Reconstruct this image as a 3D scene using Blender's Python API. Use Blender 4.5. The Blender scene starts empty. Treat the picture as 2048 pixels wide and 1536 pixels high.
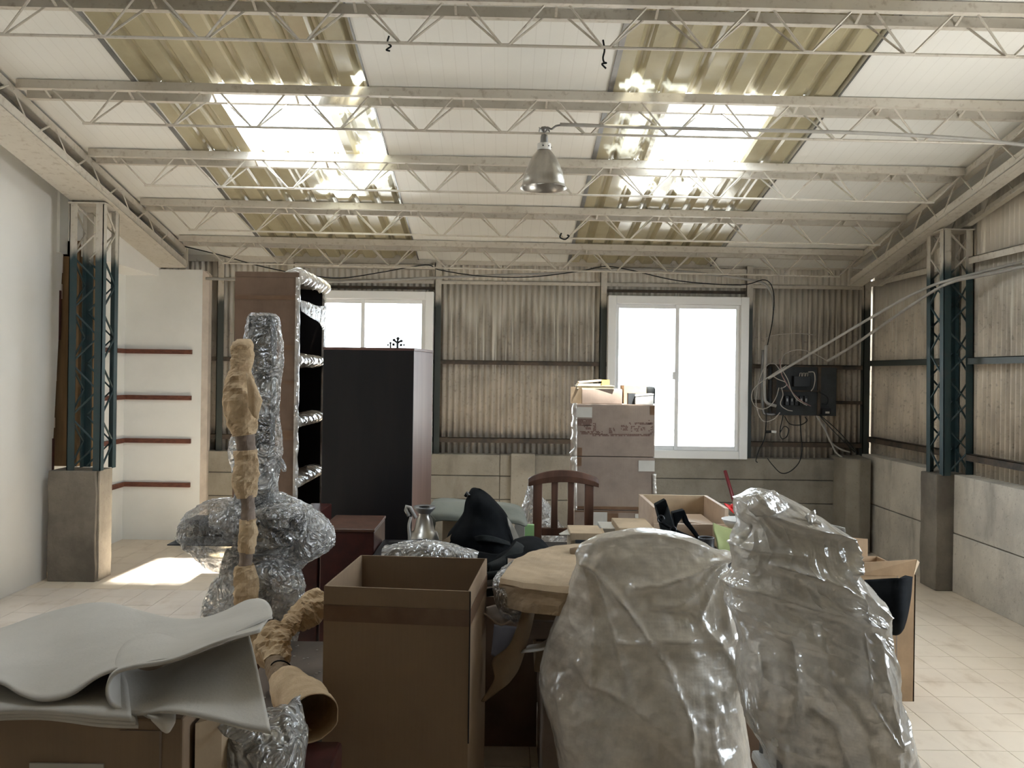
import bpy, bmesh, math, random
from mathutils import Vector, Matrix, noise
random.seed(7)
R = random.Random(11)
S = bpy.context.scene
COL = S.collection
PI = math.pi

# ------------------------------------------------------------------ camera
CAMZ, FPX, ROLL = 1.55, 1700.0, 0.014
cd = bpy.data.cameras.new('camera')
cam = bpy.data.objects.new('camera', cd); COL.objects.link(cam)
cr, sr = math.cos(ROLL), math.sin(ROLL)
rx = Vector((cr, 0, sr)); up = Vector((-sr, 0, cr)); bk = Vector((0, -1, 0))
M = Matrix.Identity(4)
for i in range(3):
    M[i][0], M[i][1], M[i][2] = rx[i], up[i], bk[i]
M[2][3] = CAMZ
cam.matrix_world = M
cd.sensor_width = 36; cd.lens = 36 * FPX / 2048
cd.shift_x = 18 / 2048; cd.shift_y = -22 / 2048
cd.clip_start = 0.05
S.camera = cam

# ------------------------------------------------------------------ light
wd = bpy.data.worlds.new('World'); S.world = wd; wd.use_nodes = True
bg = wd.node_tree.nodes['Background']
bg.inputs[0].default_value = (0.83, 0.92, 1.0, 1); bg.inputs[1].default_value = 3.6
sl = bpy.data.lights.new('sun', 'SUN'); sl.energy = 12; sl.angle = 0.03; sl.color = (1, 0.97, 0.91)
sun = bpy.data.objects.new('sun', sl); COL.objects.link(sun)
SUN_DIR = Vector((-1.02, 1.08, -3.0))
sun.rotation_euler = SUN_DIR.to_track_quat('-Z', 'Y').to_euler()

def portal(loc, sx, sy, direction):
    l = bpy.data.lights.new('portal', 'AREA'); l.shape = 'RECTANGLE'; l.size = sx; l.size_y = sy
    l.cycles.is_portal = True
    o = bpy.data.objects.new('portal', l); COL.objects.link(o); o.location = loc
    o.rotation_euler = Vector(direction).to_track_quat('-Z', 'Y').to_euler()
    return o

S.view_settings.view_transform = 'Standard'
S.view_settings.look = 'None'
S.view_settings.gamma = 1
S.view_settings.use_curve_mapping = False
S.view_settings.exposure = 1.7
S.cycles.use_denoising = True
S.cycles.max_bounces = 10
S.cycles.diffuse_bounces = 6
S.cycles.transparent_max_bounces = 24
S.cycles.sample_clamp_indirect = 6
S.cycles.caustics_reflective = False
S.cycles.caustics_refractive = False

# ------------------------------------------------------------------ pixel helpers (photo pixels at a real depth)
def W(px, py, d):
    u, v = px - 1006, py - 746
    a = u * cr + v * sr; b = -u * sr + v * cr
    return Vector((a * d / FPX, d, CAMZ - b * d / FPX))
def WZ(px, py, z):
    u, v = px - 1006, py - 746
    b = -u * sr + v * cr
    return W(px, py, (CAMZ - z) * FPX / b)

# ------------------------------------------------------------------ materials
def nd(nt, t, **k):
    n = nt.nodes.new(t)
    for a, v in k.items():
        setattr(n, a, v)
    return n
def lk(nt, a, b): nt.links.new(a, b)

def noise_fac(nt, scale, lo, hi, stretch=None, detail=6, rough=0.6, off=0.0):
    g = nd(nt, 'ShaderNodeNewGeometry')
    mp = nd(nt, 'ShaderNodeMapping')
    mp.inputs['Scale'].default_value = stretch or (1, 1, 1)
    mp.inputs['Location'].default_value = (off, off * .7, off * .3)
    lk(nt, g.outputs['Position'], mp.inputs[0])
    n = nd(nt, 'ShaderNodeTexNoise'); n.inputs['Scale'].default_value = scale
    n.inputs['Detail'].default_value = detail; n.inputs['Roughness'].default_value = rough
    lk(nt, mp.outputs[0], n.inputs['Vector'])
    r = nd(nt, 'ShaderNodeMapRange'); r.interpolation_type = 'SMOOTHSTEP'
    r.inputs['From Min'].default_value = lo; r.inputs['From Max'].default_value = hi
    lk(nt, n.outputs[0], r.inputs[0])
    return r.outputs[0]
def mixc(nt, fac, a, b):
    m = nd(nt, 'ShaderNodeMix', data_type='RGBA')
    if isinstance(fac, (int, float)): m.inputs[0].default_value = fac
    else: lk(nt, fac, m.inputs[0])
    for s, c in ((6, a), (7, b)):
        if isinstance(c, (tuple, list)): m.inputs[s].default_value = (*c[:3], 1)
        else: lk(nt, c, m.inputs[s])
    return m.outputs[2]
def math_(nt, op, a, b=None, clamp=False):
    m = nd(nt, 'ShaderNodeMath', operation=op); m.use_clamp = clamp
    for i, v in ((0, a), (1, b)):
        if v is None: continue
        if isinstance(v, (int, float)): m.inputs[i].default_value = v
        else: lk(nt, v, m.inputs[i])
    return m.outputs[0]
def zband(nt, lo, hi, wob=0.0, wscale=4, stretch=(1, 1, .25)):
    g = nd(nt, 'ShaderNodeNewGeometry'); s = nd(nt, 'ShaderNodeSeparateXYZ'); lk(nt, g.outputs['Position'], s.inputs[0])
    z = s.outputs[2]
    if wob:
        f = noise_fac(nt, wscale, 0.2, 0.8, stretch)
        z = math_(nt, 'ADD', z, math_(nt, 'MULTIPLY', math_(nt, 'SUBTRACT', f, 0.5), wob))
    r = nd(nt, 'ShaderNodeMapRange'); r.interpolation_type = 'SMOOTHSTEP'
    r.inputs['From Min'].default_value = lo; r.inputs['From Max'].default_value = hi
    lk(nt, z, r.inputs[0]); return r.outputs[0]

def base_mat(name, color, rough=.7, metal=0.0, spec=.4):
    m = bpy.data.materials.new(name); m.use_nodes = True
    nt = m.node_tree; p = nt.nodes['Principled BSDF']
    p.inputs['Base Color'].default_value = (*color, 1)
    p.inputs['Roughness'].default_value = rough
    p.inputs['Metallic'].default_value = metal
    p.inputs['Specular IOR Level'].default_value = spec
    return m, nt, p
def bump(nt, p, fac, strength=.3, dist=.01):
    b = nd(nt, 'ShaderNodeBump'); b.inputs['Strength'].default_value = strength; b.inputs['Distance'].default_value = dist
    lk(nt, fac, b.inputs['Height']); lk(nt, b.outputs[0], p.inputs['Normal'])
def pm(name, color, color2=None, rough=.7, metal=0.0, scale=6, lo=.35, hi=.7, stretch=None, bs=0, bst=.3, bd=.004, spec=.4, detail=6, bstretch=None):
    m, nt, p = base_mat(name, color, rough, metal, spec)
    c2 = color2 or tuple(x * .8 for x in color)
    f = noise_fac(nt, scale, lo, hi, stretch, detail)
    lk(nt, mixc(nt, f, color, c2), p.inputs['Base Color'])
    if bs: bump(nt, p, noise_fac(nt, bs, 0, 1, bstretch, 8), bst, bd)
    return m

MT = {}
MT['white_wall'] = pm('white_wall', (.87, .87, .85), (.82, .815, .79), rough=.85, scale=1.3, bs=14, bst=.1)
MT['gyp'] = pm('plasterboard', (.82, .83, .81), (.74, .745, .725), rough=.9, scale=1.1, lo=.4, hi=.75)
MT['gyp_edge'] = pm('raw_board_edge', (.72, .63, .55), (.62, .54, .47), rough=.9, scale=9)
MT['white_frame'] = pm('white_upvc', (.88, .89, .89), (.85, .86, .86), rough=.35, scale=2)
MT['batten'] = pm('brown_batten', (.17, .065, .04), (.1, .035, .025), rough=.6, scale=18, stretch=(1, 1, 3))
MT['roofwhite'] = None
def roofwhite():
    m, nt, p = base_mat('insulated_panel_white', (.78, .77, .72), .55)
    g = nd(nt, 'ShaderNodeNewGeometry'); s = nd(nt, 'ShaderNodeSeparateXYZ'); lk(nt, g.outputs['Position'], s.inputs[0])
    w = math_(nt, 'FRACT', math_(nt, 'MULTIPLY', s.outputs[0], 14.0))
    r = math_(nt, 'LESS_THAN', w, .07)
    f = noise_fac(nt, 1.2, .3, .75)
    c = mixc(nt, f, (.80, .80, .77), (.74, .74, .71))
    c = mixc(nt, math_(nt, 'MULTIPLY', r, .14), c, (.4, .38, .34))
    lk(nt, c, p.inputs['Base Color']); bump(nt, p, w, .05, .002)
    return m
MT['roofwhite'] = roofwhite()
def roofyellow():
    m, nt, p = base_mat('aged_translucent_sheet', (.5, .42, .22), .24, 0, .7)
    f = noise_fac(nt, 2.2, .35, .7, (1, .7, 1)); c = mixc(nt, f, (.45, .405, .27), (.35, .31, .20))
    d = noise_fac(nt, 9, .55, .8, (1, .25, 1)); c = mixc(nt, math_(nt, 'MULTIPLY', d, .3), c, (.2, .18, .13))
    lk(nt, c, p.inputs['Base Color'])
    bump(nt, p, noise_fac(nt, 3.0, 0, 1, (1, .8, 1), 2), .3, .02)
    a = nd(nt, 'ShaderNodeAttribute', attribute_name='clear')
    n2 = noise_fac(nt, 6, .42, .56, (1, .6, 1), 3)
    k = math_(nt, 'MULTIPLY', a.outputs['Fac'], math_(nt, 'SUBTRACT', 1.0, math_(nt, 'MULTIPLY', n2, .97)), True)
    tr = nd(nt, 'ShaderNodeBsdfTransparent'); tr.inputs[0].default_value = (.85, .8, .62, 1)
    mx = nd(nt, 'ShaderNodeMixShader'); lk(nt, k, mx.inputs[0]); lk(nt, p.outputs[0], mx.inputs[1]); lk(nt, tr.outputs[0], mx.inputs[2])
    lk(nt, mx.outputs[0], nt.nodes['Material Output'].inputs[0])
    return m
MT['roofyellow'] = roofyellow()
def steel_painted(name, low, split, cream=(.60, .565, .50)):
    m, nt, p = base_mat(name, cream, .55)
    d = noise_fac(nt, 26, .52, .72); c = mixc(nt, math_(nt, 'MULTIPLY', d, .55), cream, (.30, .24, .18))
    d2 = noise_fac(nt, 3, .35, .7); c = mixc(nt, math_(nt, 'MULTIPLY', d2, .35), c, (.42, .38, .31))
    if low:
        lowc = mixc(nt, noise_fac(nt, 16, .45, .75), low, tuple(x * .5 + .03 for x in low))
        c = mixc(nt, zband(nt, split - .05, split + .06, .12, 7), lowc, c)
    lk(nt, c, p.inputs['Base Color'])
    bump(nt, p, noise_fac(nt, 60, 0, 1), .15, .002)
    return m
MT['cream'] = steel_painted('cream_painted_steel', None, 0)
MT['green'] = steel_painted('green_and_cream_steel', (.028, .058, .065), 2.36)
MT['greenrail'] = steel_painted('green_wall_rail', (.05, .06, .055), 2.2)
MT['rust'] = pm('rusty_rail', (.10, .075, .055), (.045, .04, .035), rough=.8, scale=9, bs=40)
def corrug(name, shade=1.0, cream_z=2.15):
    m, nt, p = base_mat(name, (.5, .45, .38), .85)
    A = tuple(x * shade for x in (.43, .385, .325)); B = tuple(x * shade for x in (.30, .27, .23)); Cc = (.80, .75, .67)
    c = mixc(nt, noise_fac(nt, 2.2, .35, .7), A, B)
    c = mixc(nt, math_(nt, 'MULTIPLY', noise_fac(nt, 30, .55, .7), .45), c, (.15, .125, .10))
    c = mixc(nt, math_(nt, 'MULTIPLY', noise_fac(nt, 9, .42, .75, (1, 1, .12)), .45), c, (.17, .145, .12))
    # overspray of cream paint from above, with drips
    z = zband(nt, cream_z - .22, cream_z + .06, .35, 9, (1, 1, .12))
    c = mixc(nt, math_(nt, 'MULTIPLY', z, .9), c, Cc)
    dr = math_(nt, 'MULTIPLY', noise_fac(nt, 30, .62, .66, (1, 1, .02), 1), zband(nt, cream_z - .62, cream_z - .35, .7, 14, (1, 1, .02)))
    c = mixc(nt, math_(nt, 'MULTIPLY', dr, .9), c, (.74, .70, .62))
    lk(nt, c, p.inputs['Base Color'])
    bump(nt, p, noise_fac(nt, 50, 0, 1), .2, .003)
    return m
MT['corr'] = corrug('corrugated_fibre_cement', 1.18)
MT['corr_r'] = corrug('corrugated_fibre_cement_pale', 1.65, 2.25)
def concrete(name, a, b, dark=(.14, .12, .10), st=.5):
    m, nt, p = base_mat(name, a, .9, 0, .2)
    c = mixc(nt, noise_fac(nt, 2.4, .35, .68), a, b)
    c = mixc(nt, math_(nt, 'MULTIPLY', noise_fac(nt, 6, .5, .8, (1, 1, .3)), st), c, dark)
    c = mixc(nt, math_(nt, 'MULTIPLY', noise_fac(nt, 45, .58, .7), .35), c, dark)
    lk(nt, c, p.inputs['Base Color']); bump(nt, p, noise_fac(nt, 20, 0, 1, None, 10), .5, .01)
    return m
MT['conc'] = concrete('low_wall_concrete', (.32, .295, .25), (.23, .21, .175))
MT['conc_r'] = concrete('low_wall_concrete_pale', (.62, .58, .51), (.46, .435, .39))
MT['conc_d'] = concrete('pier_concrete', (.25, .225, .19), (.15, .135, .115))
MT['conc_lit'] = concrete('pier_concrete_lit', (.42, .38, .32), (.3, .27, .23))  # lighter concrete colour for the pier side that catches the light
def tile(name, a, b):
    m, nt, p = base_mat(name, a, .45, 0, .4)
    c = mixc(nt, noise_fac(nt, 1.1, .35, .7), a, b)
    c = mixc(nt, math_(nt, 'MULTIPLY', noise_fac(nt, 7, .5, .75, (1, .5, 1)), .45), c, (.42, .31, .2))
    lk(nt, c, p.inputs['Base Color']); bump(nt, p, noise_fac(nt, 15, 0, 1), .08, .004)
    return m
MT['tile'] = tile('beige_floor_tile', (.76, .665, .545), (.67, .58, .475))
MT['tile2'] = tile('beige_floor_tile_greyer', (.76, .69, .62), (.66, .59, .52))  # slightly greyer beige for the nearer tiles on the left
MT['grout'] = pm('grout', (.33, .26, .18), rough=.9)
def card(name, col, k=.75, sc=5):
    m, nt, p = base_mat(name, col, .8, 0, .25)
    c = mixc(nt, noise_fac(nt, sc, .35, .7), col, tuple(x * k for x in col))
    c = mixc(nt, math_(nt, 'MULTIPLY', noise_fac(nt, 160, .3, .8, (1, 1, .03), 2), .12), c, tuple(x * .6 for x in col))
    lk(nt, c, p.inputs['Base Color']); bump(nt, p, noise_fac(nt, 9, 0, 1, None, 3), .15, .01)
    return m
MT['card'] = card('cardboard', (.27, .195, .125))
MT['cardbox'] = card('cardboard_tall_box', (.29, .205, .135), .88, 3)
MT['cardl'] = card('cardboard_pale', (.52, .40, .27))
MT['cardo'] = card('cardboard_orange', (.45, .31, .19))
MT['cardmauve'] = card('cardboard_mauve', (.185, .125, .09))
MT['cardg'] = card('cardboard_grey', (.31, .245, .20))
MT['tape'] = pm('brown_tape', (.15, .085, .05), (.18, .11, .065), rough=.3, scale=12, spec=.6)
MT['label'] = pm('paper_label', (.55, .53, .48), (.5, .48, .43), rough=.7)
MT['kraft'] = pm('kraft_paper', (.60, .45, .28), (.44, .31, .18), rough=.7, scale=9, bs=25, bst=.6, bd=.01)
MT['clothblack'] = pm('black_fabric', (.005, .006, .007), (.009, .010, .012), rough=.85, scale=20, spec=.08)
MT['clothdark'] = pm('dark_grey_fabric', (.030, .033, .034), (.018, .021, .022), rough=.8, scale=12, spec=.08)
MT['tarp'] = pm('grey_green_foam', (.20, .21, .18), (.14, .15, .13), rough=.6, scale=6)
MT['felt'] = pm('grey_felt', (.58, .55, .50), (.50, .475, .43), rough=.95, scale=3, bs=120, bst=.25, bd=.003, spec=.1)
MT['felt_edge'] = pm('felt_edge', (.2, .21, .18), rough=.95)
MT['greencloth'] = pm('olive_sheet', (.30, .33, .14), (.24, .27, .11), rough=.7, scale=4)
MT['lime'] = pm('lime_sheet', (.42, .72, .32), rough=.6)
MT['wood'] = pm('brown_wood', (.13, .062, .04), (.07, .035, .024), rough=.42, scale=14, stretch=(1, 1, .12), spec=.5)
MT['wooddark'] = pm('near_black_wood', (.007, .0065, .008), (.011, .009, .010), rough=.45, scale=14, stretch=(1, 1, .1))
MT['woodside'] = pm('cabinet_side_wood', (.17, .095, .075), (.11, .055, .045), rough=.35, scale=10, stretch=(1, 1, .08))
MT['woodpale'] = pm('raw_pale_wood', (.55, .42, .31), (.46, .34, .25), rough=.6, scale=10, stretch=(.2, 1, 1))
MT['woodframe'] = pm('yellow_pine', (.24, .15, .075), (.15, .095, .045), rough=.7, scale=12, stretch=(1, 1, .1))
MT['maroon'] = pm('maroon_wood', (.075, .022, .018), (.04, .014, .012), rough=.4, scale=10)
MT['alu'] = pm('brushed_aluminium', (.46, .44, .40), (.38, .36, .33), rough=.32, metal=.9, scale=18, stretch=(1, 1, .1))
MT['steelgrey'] = pm('grey_metal', (.25, .25, .25), rough=.4, metal=.7)
MT['blackplastic'] = pm('black_plastic', (.010, .011, .013), rough=.4)
MT['whiteplastic'] = pm('white_plastic', (.75, .75, .73), rough=.35)
MT['conduit'] = pm('grey_conduit', (.42, .41, .39), (.33, .32, .30), rough=.45, scale=9)
MT['redpipe'] = pm('red_stick', (.14, .008, .014), rough=.35)
MT['redtape'] = pm('red_ribbon', (.75, .02, .02), rough=.5)
MT['pink'] = pm('pink_wire', (.42, .26, .25), rough=.5)
MT['wirewhite'] = pm('pale_wire', (.5, .47, .43), rough=.5)
MT['elec'] = pm('electric_board', (.045, .05, .055), (.03, .035, .035), rough=.6, scale=10)
MT['yellow'] = pm('yellow_card', (.72, .52, .12), rough=.5)
MT['book'] = pm('book_cover', (.42, .38, .28), rough=.6)
MT['ground'] = pm('outside_ground', (.55, .53, .5), rough=.9)
MT['dirt'] = pm('pale_debris', (.6, .58, .53), rough=.9)
MT['whitepaper'] = pm('white_paper', (.62, .60, .56), (.5, .48, .44), rough=.8)

def plastic(name, col=(.72, .70, .66), dens=.55, lo=.38, hi=.66, bs=90, bst=.35, rough=.28, sc=5, bubble=0.0, dirt=(.30, .24, .17), dk=.4, wr_=7, wk=3.0, gloss=.12):
    """Thin polythene: part diffuse and translucent film, part clear, with a sheen."""
    m = bpy.data.materials.new(name); m.use_nodes = True; nt = m.node_tree
    for n in list(nt.nodes): nt.nodes.remove(n)
    out = nd(nt, 'ShaderNodeOutputMaterial')
    df = nd(nt, 'ShaderNodeBsdfDiffuse'); tl = nd(nt, 'ShaderNodeBsdfTranslucent'); gl = nd(nt, 'ShaderNodeBsdfGlossy'); tr = nd(nt, 'ShaderNodeBsdfTransparent')
    d = noise_fac(nt, 3.2, .42, .72, None, 8)
    c = mixc(nt, math_(nt, 'MULTIPLY', d, dk), col, dirt)
    lk(nt, c, df.inputs[0]); lk(nt, c, tl.inputs[0]); gl.inputs[0].default_value = (1, 1, 1, 1); gl.inputs['Roughness'].default_value = rough
    n1 = nd(nt, 'ShaderNodeMixShader'); n1.inputs[0].default_value = .38; lk(nt, df.outputs[0], n1.inputs[1]); lk(nt, tl.outputs[0], n1.inputs[2])
    f = noise_fac(nt, sc, lo, hi, None, 7, .65, 3.3)
    k = math_(nt, 'ADD', math_(nt, 'MULTIPLY', f, 1 - dens), dens, True)
    n2 = nd(nt, 'ShaderNodeMixShader'); lk(nt, k, n2.inputs[0]); lk(nt, tr.outputs[0], n2.inputs[1]); lk(nt, n1.outputs[0], n2.inputs[2])
    lw = nd(nt, 'ShaderNodeLayerWeight'); lw.inputs[0].default_value = .25
    n3 = nd(nt, 'ShaderNodeMixShader'); lk(nt, math_(nt, 'ADD', math_(nt, 'MULTIPLY', lw.outputs['Fresnel'], .5), gloss, True), n3.inputs[0]); lk(nt, n2.outputs[0], n3.inputs[1]); lk(nt, gl.outputs[0], n3.inputs[2])
    g = nd(nt, 'ShaderNodeNewGeometry')
    h = noise_fac(nt, 9, .2, .8, None, 2, .5)
    if bubble:
        v = nd(nt, 'ShaderNodeTexVoronoi'); v.inputs['Scale'].default_value = bubble; v.inputs['Randomness'].default_value = .25
        lk(nt, g.outputs['Position'], v.inputs['Vector'])
        h = math_(nt, 'SUBTRACT', math_(nt, 'MULTIPLY', h, 2.0), math_(nt, 'MULTIPLY', v.outputs['Distance'], .07))
    wn = nd(nt, 'ShaderNodeTexNoise'); wn.inputs['Scale'].default_value = wr_; wn.inputs['Detail'].default_value = 2.5; wn.inputs['Distortion'].default_value = 2.2
    lk(nt, g.outputs['Position'], wn.inputs['Vector'])
    h = math_(nt, 'ADD', h, math_(nt, 'MULTIPLY', math_(nt, 'ABSOLUTE', math_(nt, 'SUBTRACT', wn.outputs[0], .5)), -wk))
    b = nd(nt, 'ShaderNodeBump'); b.inputs['Strength'].default_value = bst; b.inputs['Distance'].default_value = .02
    lk(nt, h, b.inputs['Height'])
    for s in (df, tl, gl): lk(nt, b.outputs[0], s.inputs['Normal'])
    lk(nt, n3.outputs[0], out.inputs[0])
    return m
MT['film'] = plastic('dusty_bubble_wrap', (.86, .79, .68), .46, lo=.3, hi=.72, bst=.45, bubble=95, dk=.4, rough=.24, wr_=2.2, wk=3.2, gloss=.10, sc=3.5)
MT['film2'] = plastic('shiny_polythene', (.90, .85, .77), .44, lo=.3, hi=.7, bst=.6, rough=.13, bubble=110, dk=.25, wr_=2.8, wk=5, gloss=.16, sc=4)
MT['filmgrey'] = plastic('grey_bubble_wrap', (.66, .66, .65), .22, lo=.36, hi=.62, bst=.9, rough=.16, sc=9, dk=.15, wr_=9, wk=5, gloss=.2)
MT['filmthin'] = plastic('thin_grey_film', (.62, .61, .59), .06, lo=.42, hi=.66, bst=.9, rough=.14, sc=10, dk=.15, wr_=10, wk=6, gloss=.16)
MT['filmclear'] = plastic('clear_film', (.6, .58, .56), .06, lo=.5, hi=.75, bst=.9, rough=.1, sc=9, dk=.1, wr_=10, wk=5, gloss=.22)
def glass():
    m = bpy.data.materials.new('window_glass'); m.use_nodes = True; nt = m.node_tree
    for n in list(nt.nodes): nt.nodes.remove(n)
    out = nd(nt, 'ShaderNodeOutputMaterial'); tr = nd(nt, 'ShaderNodeBsdfTransparent'); gl = nd(nt, 'ShaderNodeBsdfGlossy')
    gl.inputs['Roughness'].default_value = .02; tr.inputs[0].default_value = (.97, .98, .98, 1)
    lw = nd(nt, 'ShaderNodeFresnel'); lw.inputs[0].default_value = 1.45
    mx = nd(nt, 'ShaderNodeMixShader'); lk(nt, lw.outputs[0], mx.inputs[0]); lk(nt, tr.outputs[0], mx.inputs[1]); lk(nt, gl.outputs[0], mx.inputs[2])
    lk(nt, mx.outputs[0], out.inputs[0]); return m
MT['glass'] = glass()

# ------------------------------------------------------------------ building helpers
def tag(o, label=None, cat=None, group=None, kind=None):
    if label: o['label'] = label
    if cat: o['category'] = cat
    if group: o['group'] = group
    if kind: o['kind'] = kind
    return o
def root(name, loc, label=None, cat=None, group=None, kind=None):
    o = bpy.data.objects.new(name, None); o.location = loc; COL.objects.link(o)
    o.empty_display_size = .1
    return tag(o, label, cat, group, kind)
def wloc(o):
    v = Vector((0, 0, 0))
    while o is not None:
        v = v + o.location; o = o.parent
    return v

class MB:
    def __init__(s): s.v = []; s.f = []
    def add(s, vs, fs):
        b = len(s.v); s.v += [tuple(x) for x in vs]; s.f += [tuple(i + b for i in f) for f in fs]; return s
    def box(s, a, b):
        (x0, y0, z0), (x1, y1, z1) = a, b
        if x0 > x1: x0, x1 = x1, x0
        if y0 > y1: y0, y1 = y1, y0
        if z0 > z1: z0, z1 = z1, z0
        vs = [(x0, y0, z0), (x1, y0, z0), (x1, y1, z0), (x0, y1, z0), (x0, y0, z1), (x1, y0, z1), (x1, y1, z1), (x0, y1, z1)]
        return s.add(vs, [(0, 3, 2, 1), (4, 5, 6, 7), (0, 1, 5, 4), (1, 2, 6, 5), (2, 3, 7, 6), (3, 0, 4, 7)])
    def hexa(s, bot, top):
        vs = list(bot) + list(top)
        return s.add(vs, [(0, 3, 2, 1), (4, 5, 6, 7), (0, 1, 5, 4), (1, 2, 6, 5), (2, 3, 7, 6), (3, 0, 4, 7)])
    def bar(s, p, q, w, h, upv=(0, 0, 1)):
        p, q = Vector(p), Vector(q); t = (q - p).normalized(); u = Vector(upv)
        r = t.cross(u)
        if r.length < 1e-4: r = t.cross(Vector((0, 1, 0)))
        r.normalize(); u = r.cross(t).normalized()
        c = [(-1, -1), (1, -1), (1, 1), (-1, 1)]
        vs = [p + r * a * w / 2 + u * b * h / 2 for a, b in c] + [q + r * a * w / 2 + u * b * h / 2 for a, b in c]
        return s.add(vs, [(0, 1, 2, 3), (7, 6, 5, 4), (0, 4, 5, 1), (1, 5, 6, 2), (2, 6, 7, 3), (3, 7, 4, 0)])
    def tube(s, path, r, n=8, cap=True, jit=0):
        P = [Vector(p) for p in path]; rings = []
        last = None
        for i, p in enumerate(P):
            t = (P[min(i + 1, len(P) - 1)] - P[max(i - 1, 0)]).normalized()
            if last is None:
                a = Vector((0, 0, 1)) if abs(t.z) < .9 else Vector((1, 0, 0))
                u = t.cross(a).normalized()
            else:
                u = (last - t * last.dot(t)).normalized()
            last = u; w = t.cross(u)
            rr = r[i] if isinstance(r, (list, tuple)) else r
            rings.append([p + (u * math.cos(2 * PI * k / n) + w * math.sin(2 * PI * k / n)) * rr * (1 + (R.uniform(-jit, jit) if jit else 0)) for k in range(n)])
        return s.loft(rings, cap)
    def loft(s, rings, cap=True, close=True):
        n = len(rings[0]); vs = [p for r in rings for p in r]; fs = []
        for i in range(len(rings) - 1):
            for k in range(n if close else n - 1):
                a, b = i * n + k, i * n + (k + 1) % n
                fs.append((a, b, b + n, a + n))
        if cap and close:
            fs.append(tuple(reversed(range(n)))); m = (len(rings) - 1) * n; fs.append(tuple(range(m, m + n)))
        return s.add(vs, fs)
    def grid(s, pts):
        nr, nc = len(pts), len(pts[0]); vs = [p for r in pts for p in r]
        return s.add(vs, [(i * nc + j, i * nc + j + 1, (i + 1) * nc + j + 1, (i + 1) * nc + j) for i in range(nr - 1) for j in range(nc - 1)])
    def lathe(s, prof, c, n=32):
        rings = [[(c[0] + r * math.cos(2 * PI * k / n), c[1] + r * math.sin(2 * PI * k / n), c[2] + z) for k in range(n)] for r, z in prof]
        return s.loft(rings, False)
    def build(s, name, mat, parent=None, smooth=False, kind=None, thick=0, bevel=0, sub=0, flip=True):
        me = bpy.data.meshes.new(name); off = wloc(parent) if parent else Vector((0, 0, 0))
        me.from_pydata([(v[0] - off.x, v[1] - off.y, v[2] - off.z) for v in s.v], [], s.f); me.update()
        if flip:
            bm = bmesh.new(); bm.from_mesh(me); bmesh.ops.recalc_face_normals(bm, faces=bm.faces); bm.to_mesh(me); bm.free()
        o = bpy.data.objects.new(name, me); COL.objects.link(o)
        me.materials.append(MT[mat] if isinstance(mat, str) else mat)
        if parent: o.parent = parent
        if smooth:
            for p in me.polygons: p.use_smooth = True
        if sub:
            m = o.modifiers.new('s', 'SUBSURF'); m.levels = sub; m.render_levels = sub
        if thick:
            m = o.modifiers.new('t', 'SOLIDIFY'); m.thickness = thick; m.offset = 0
        if bevel:
            m = o.modifiers.new('b', 'BEVEL'); m.width = bevel; m.segments = 2; m.limit_method = 'ANGLE'
        if kind: o['kind'] = kind
        return o
def solo(mb, name, mat, label, cat, group=None, **k):
    """one-mesh thing, its origin at its base centre"""
    xs = [v[0] for v in mb.v]; ys = [v[1] for v in mb.v]; zs = [v[2] for v in mb.v]
    c = Vector(((min(xs) + max(xs)) / 2, (min(ys) + max(ys)) / 2, min(zs)))
    mb.v = [(v[0] - c.x, v[1] - c.y, v[2] - c.z) for v in mb.v]
    o = mb.build(name, mat, None, **k); o.location = c
    return tag(o, label, cat, group)
def catmull(P, n=8, closed=False):
    P = [Vector(p) for p in P]; out = []
    m = len(P)
    for i in range(m - 1 if not closed else m):
        p0 = P[(i - 1) % m] if (closed or i > 0) else P[0] * 2 - P[1]
        p1, p2 = P[i], P[(i + 1) % m]
        p3 = P[(i + 2) % m] if (closed or i + 2 < m) else P[-1] * 2 - P[-2]
        for k in range(n):
            t = k / n
            out.append(.5 * ((2 * p1) + (p2 - p0) * t + (2 * p0 - 5 * p1 + 4 * p2 - p3) * t * t + (3 * p1 - p0 - 3 * p2 + p3) * t ** 3))
    if not closed: out.append(P[-1])
    return out
def surf(ctrl, n=6):
    """smooth surface through a net of points"""
    rows = [catmull(r, n) for r in ctrl]
    cols = [catmull([r[j] for r in rows], n) for j in range(len(rows[0]))]
    return [[cols[j][i] for j in range(len(cols))] for i in range(len(cols[0]))]
def fb(p, s=1.0, o=4):
    return noise.fractal(Vector(p) * s, 1.0, 2.0, o)
def ridge(p, s=1.0):
    v = 0; a = 1
    q = Vector(p) * s
    for i in range(3):
        v += a * (1 - abs(noise.noise(q)) * 2.2); q = q * 2.03 + Vector((5.2, 1.3, 2.7)); a *= .5
    return v / 1.75

# ================================================================== SETTING
D = 7.80          # inner face of the low concrete wall at the back
DC = 7.93         # corrugated sheet plane
XL, XR = -3.32, 3.30
XRC = 3.45
ROWS = [1.5, 2.37, 3.24, 4.10, 4.97, 5.83, 6.66, 7.45]
def roofz(y): return 4.166 - .2 * y + .002     # underside of the sheets
YB = -2.2         # wall behind the camera

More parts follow.
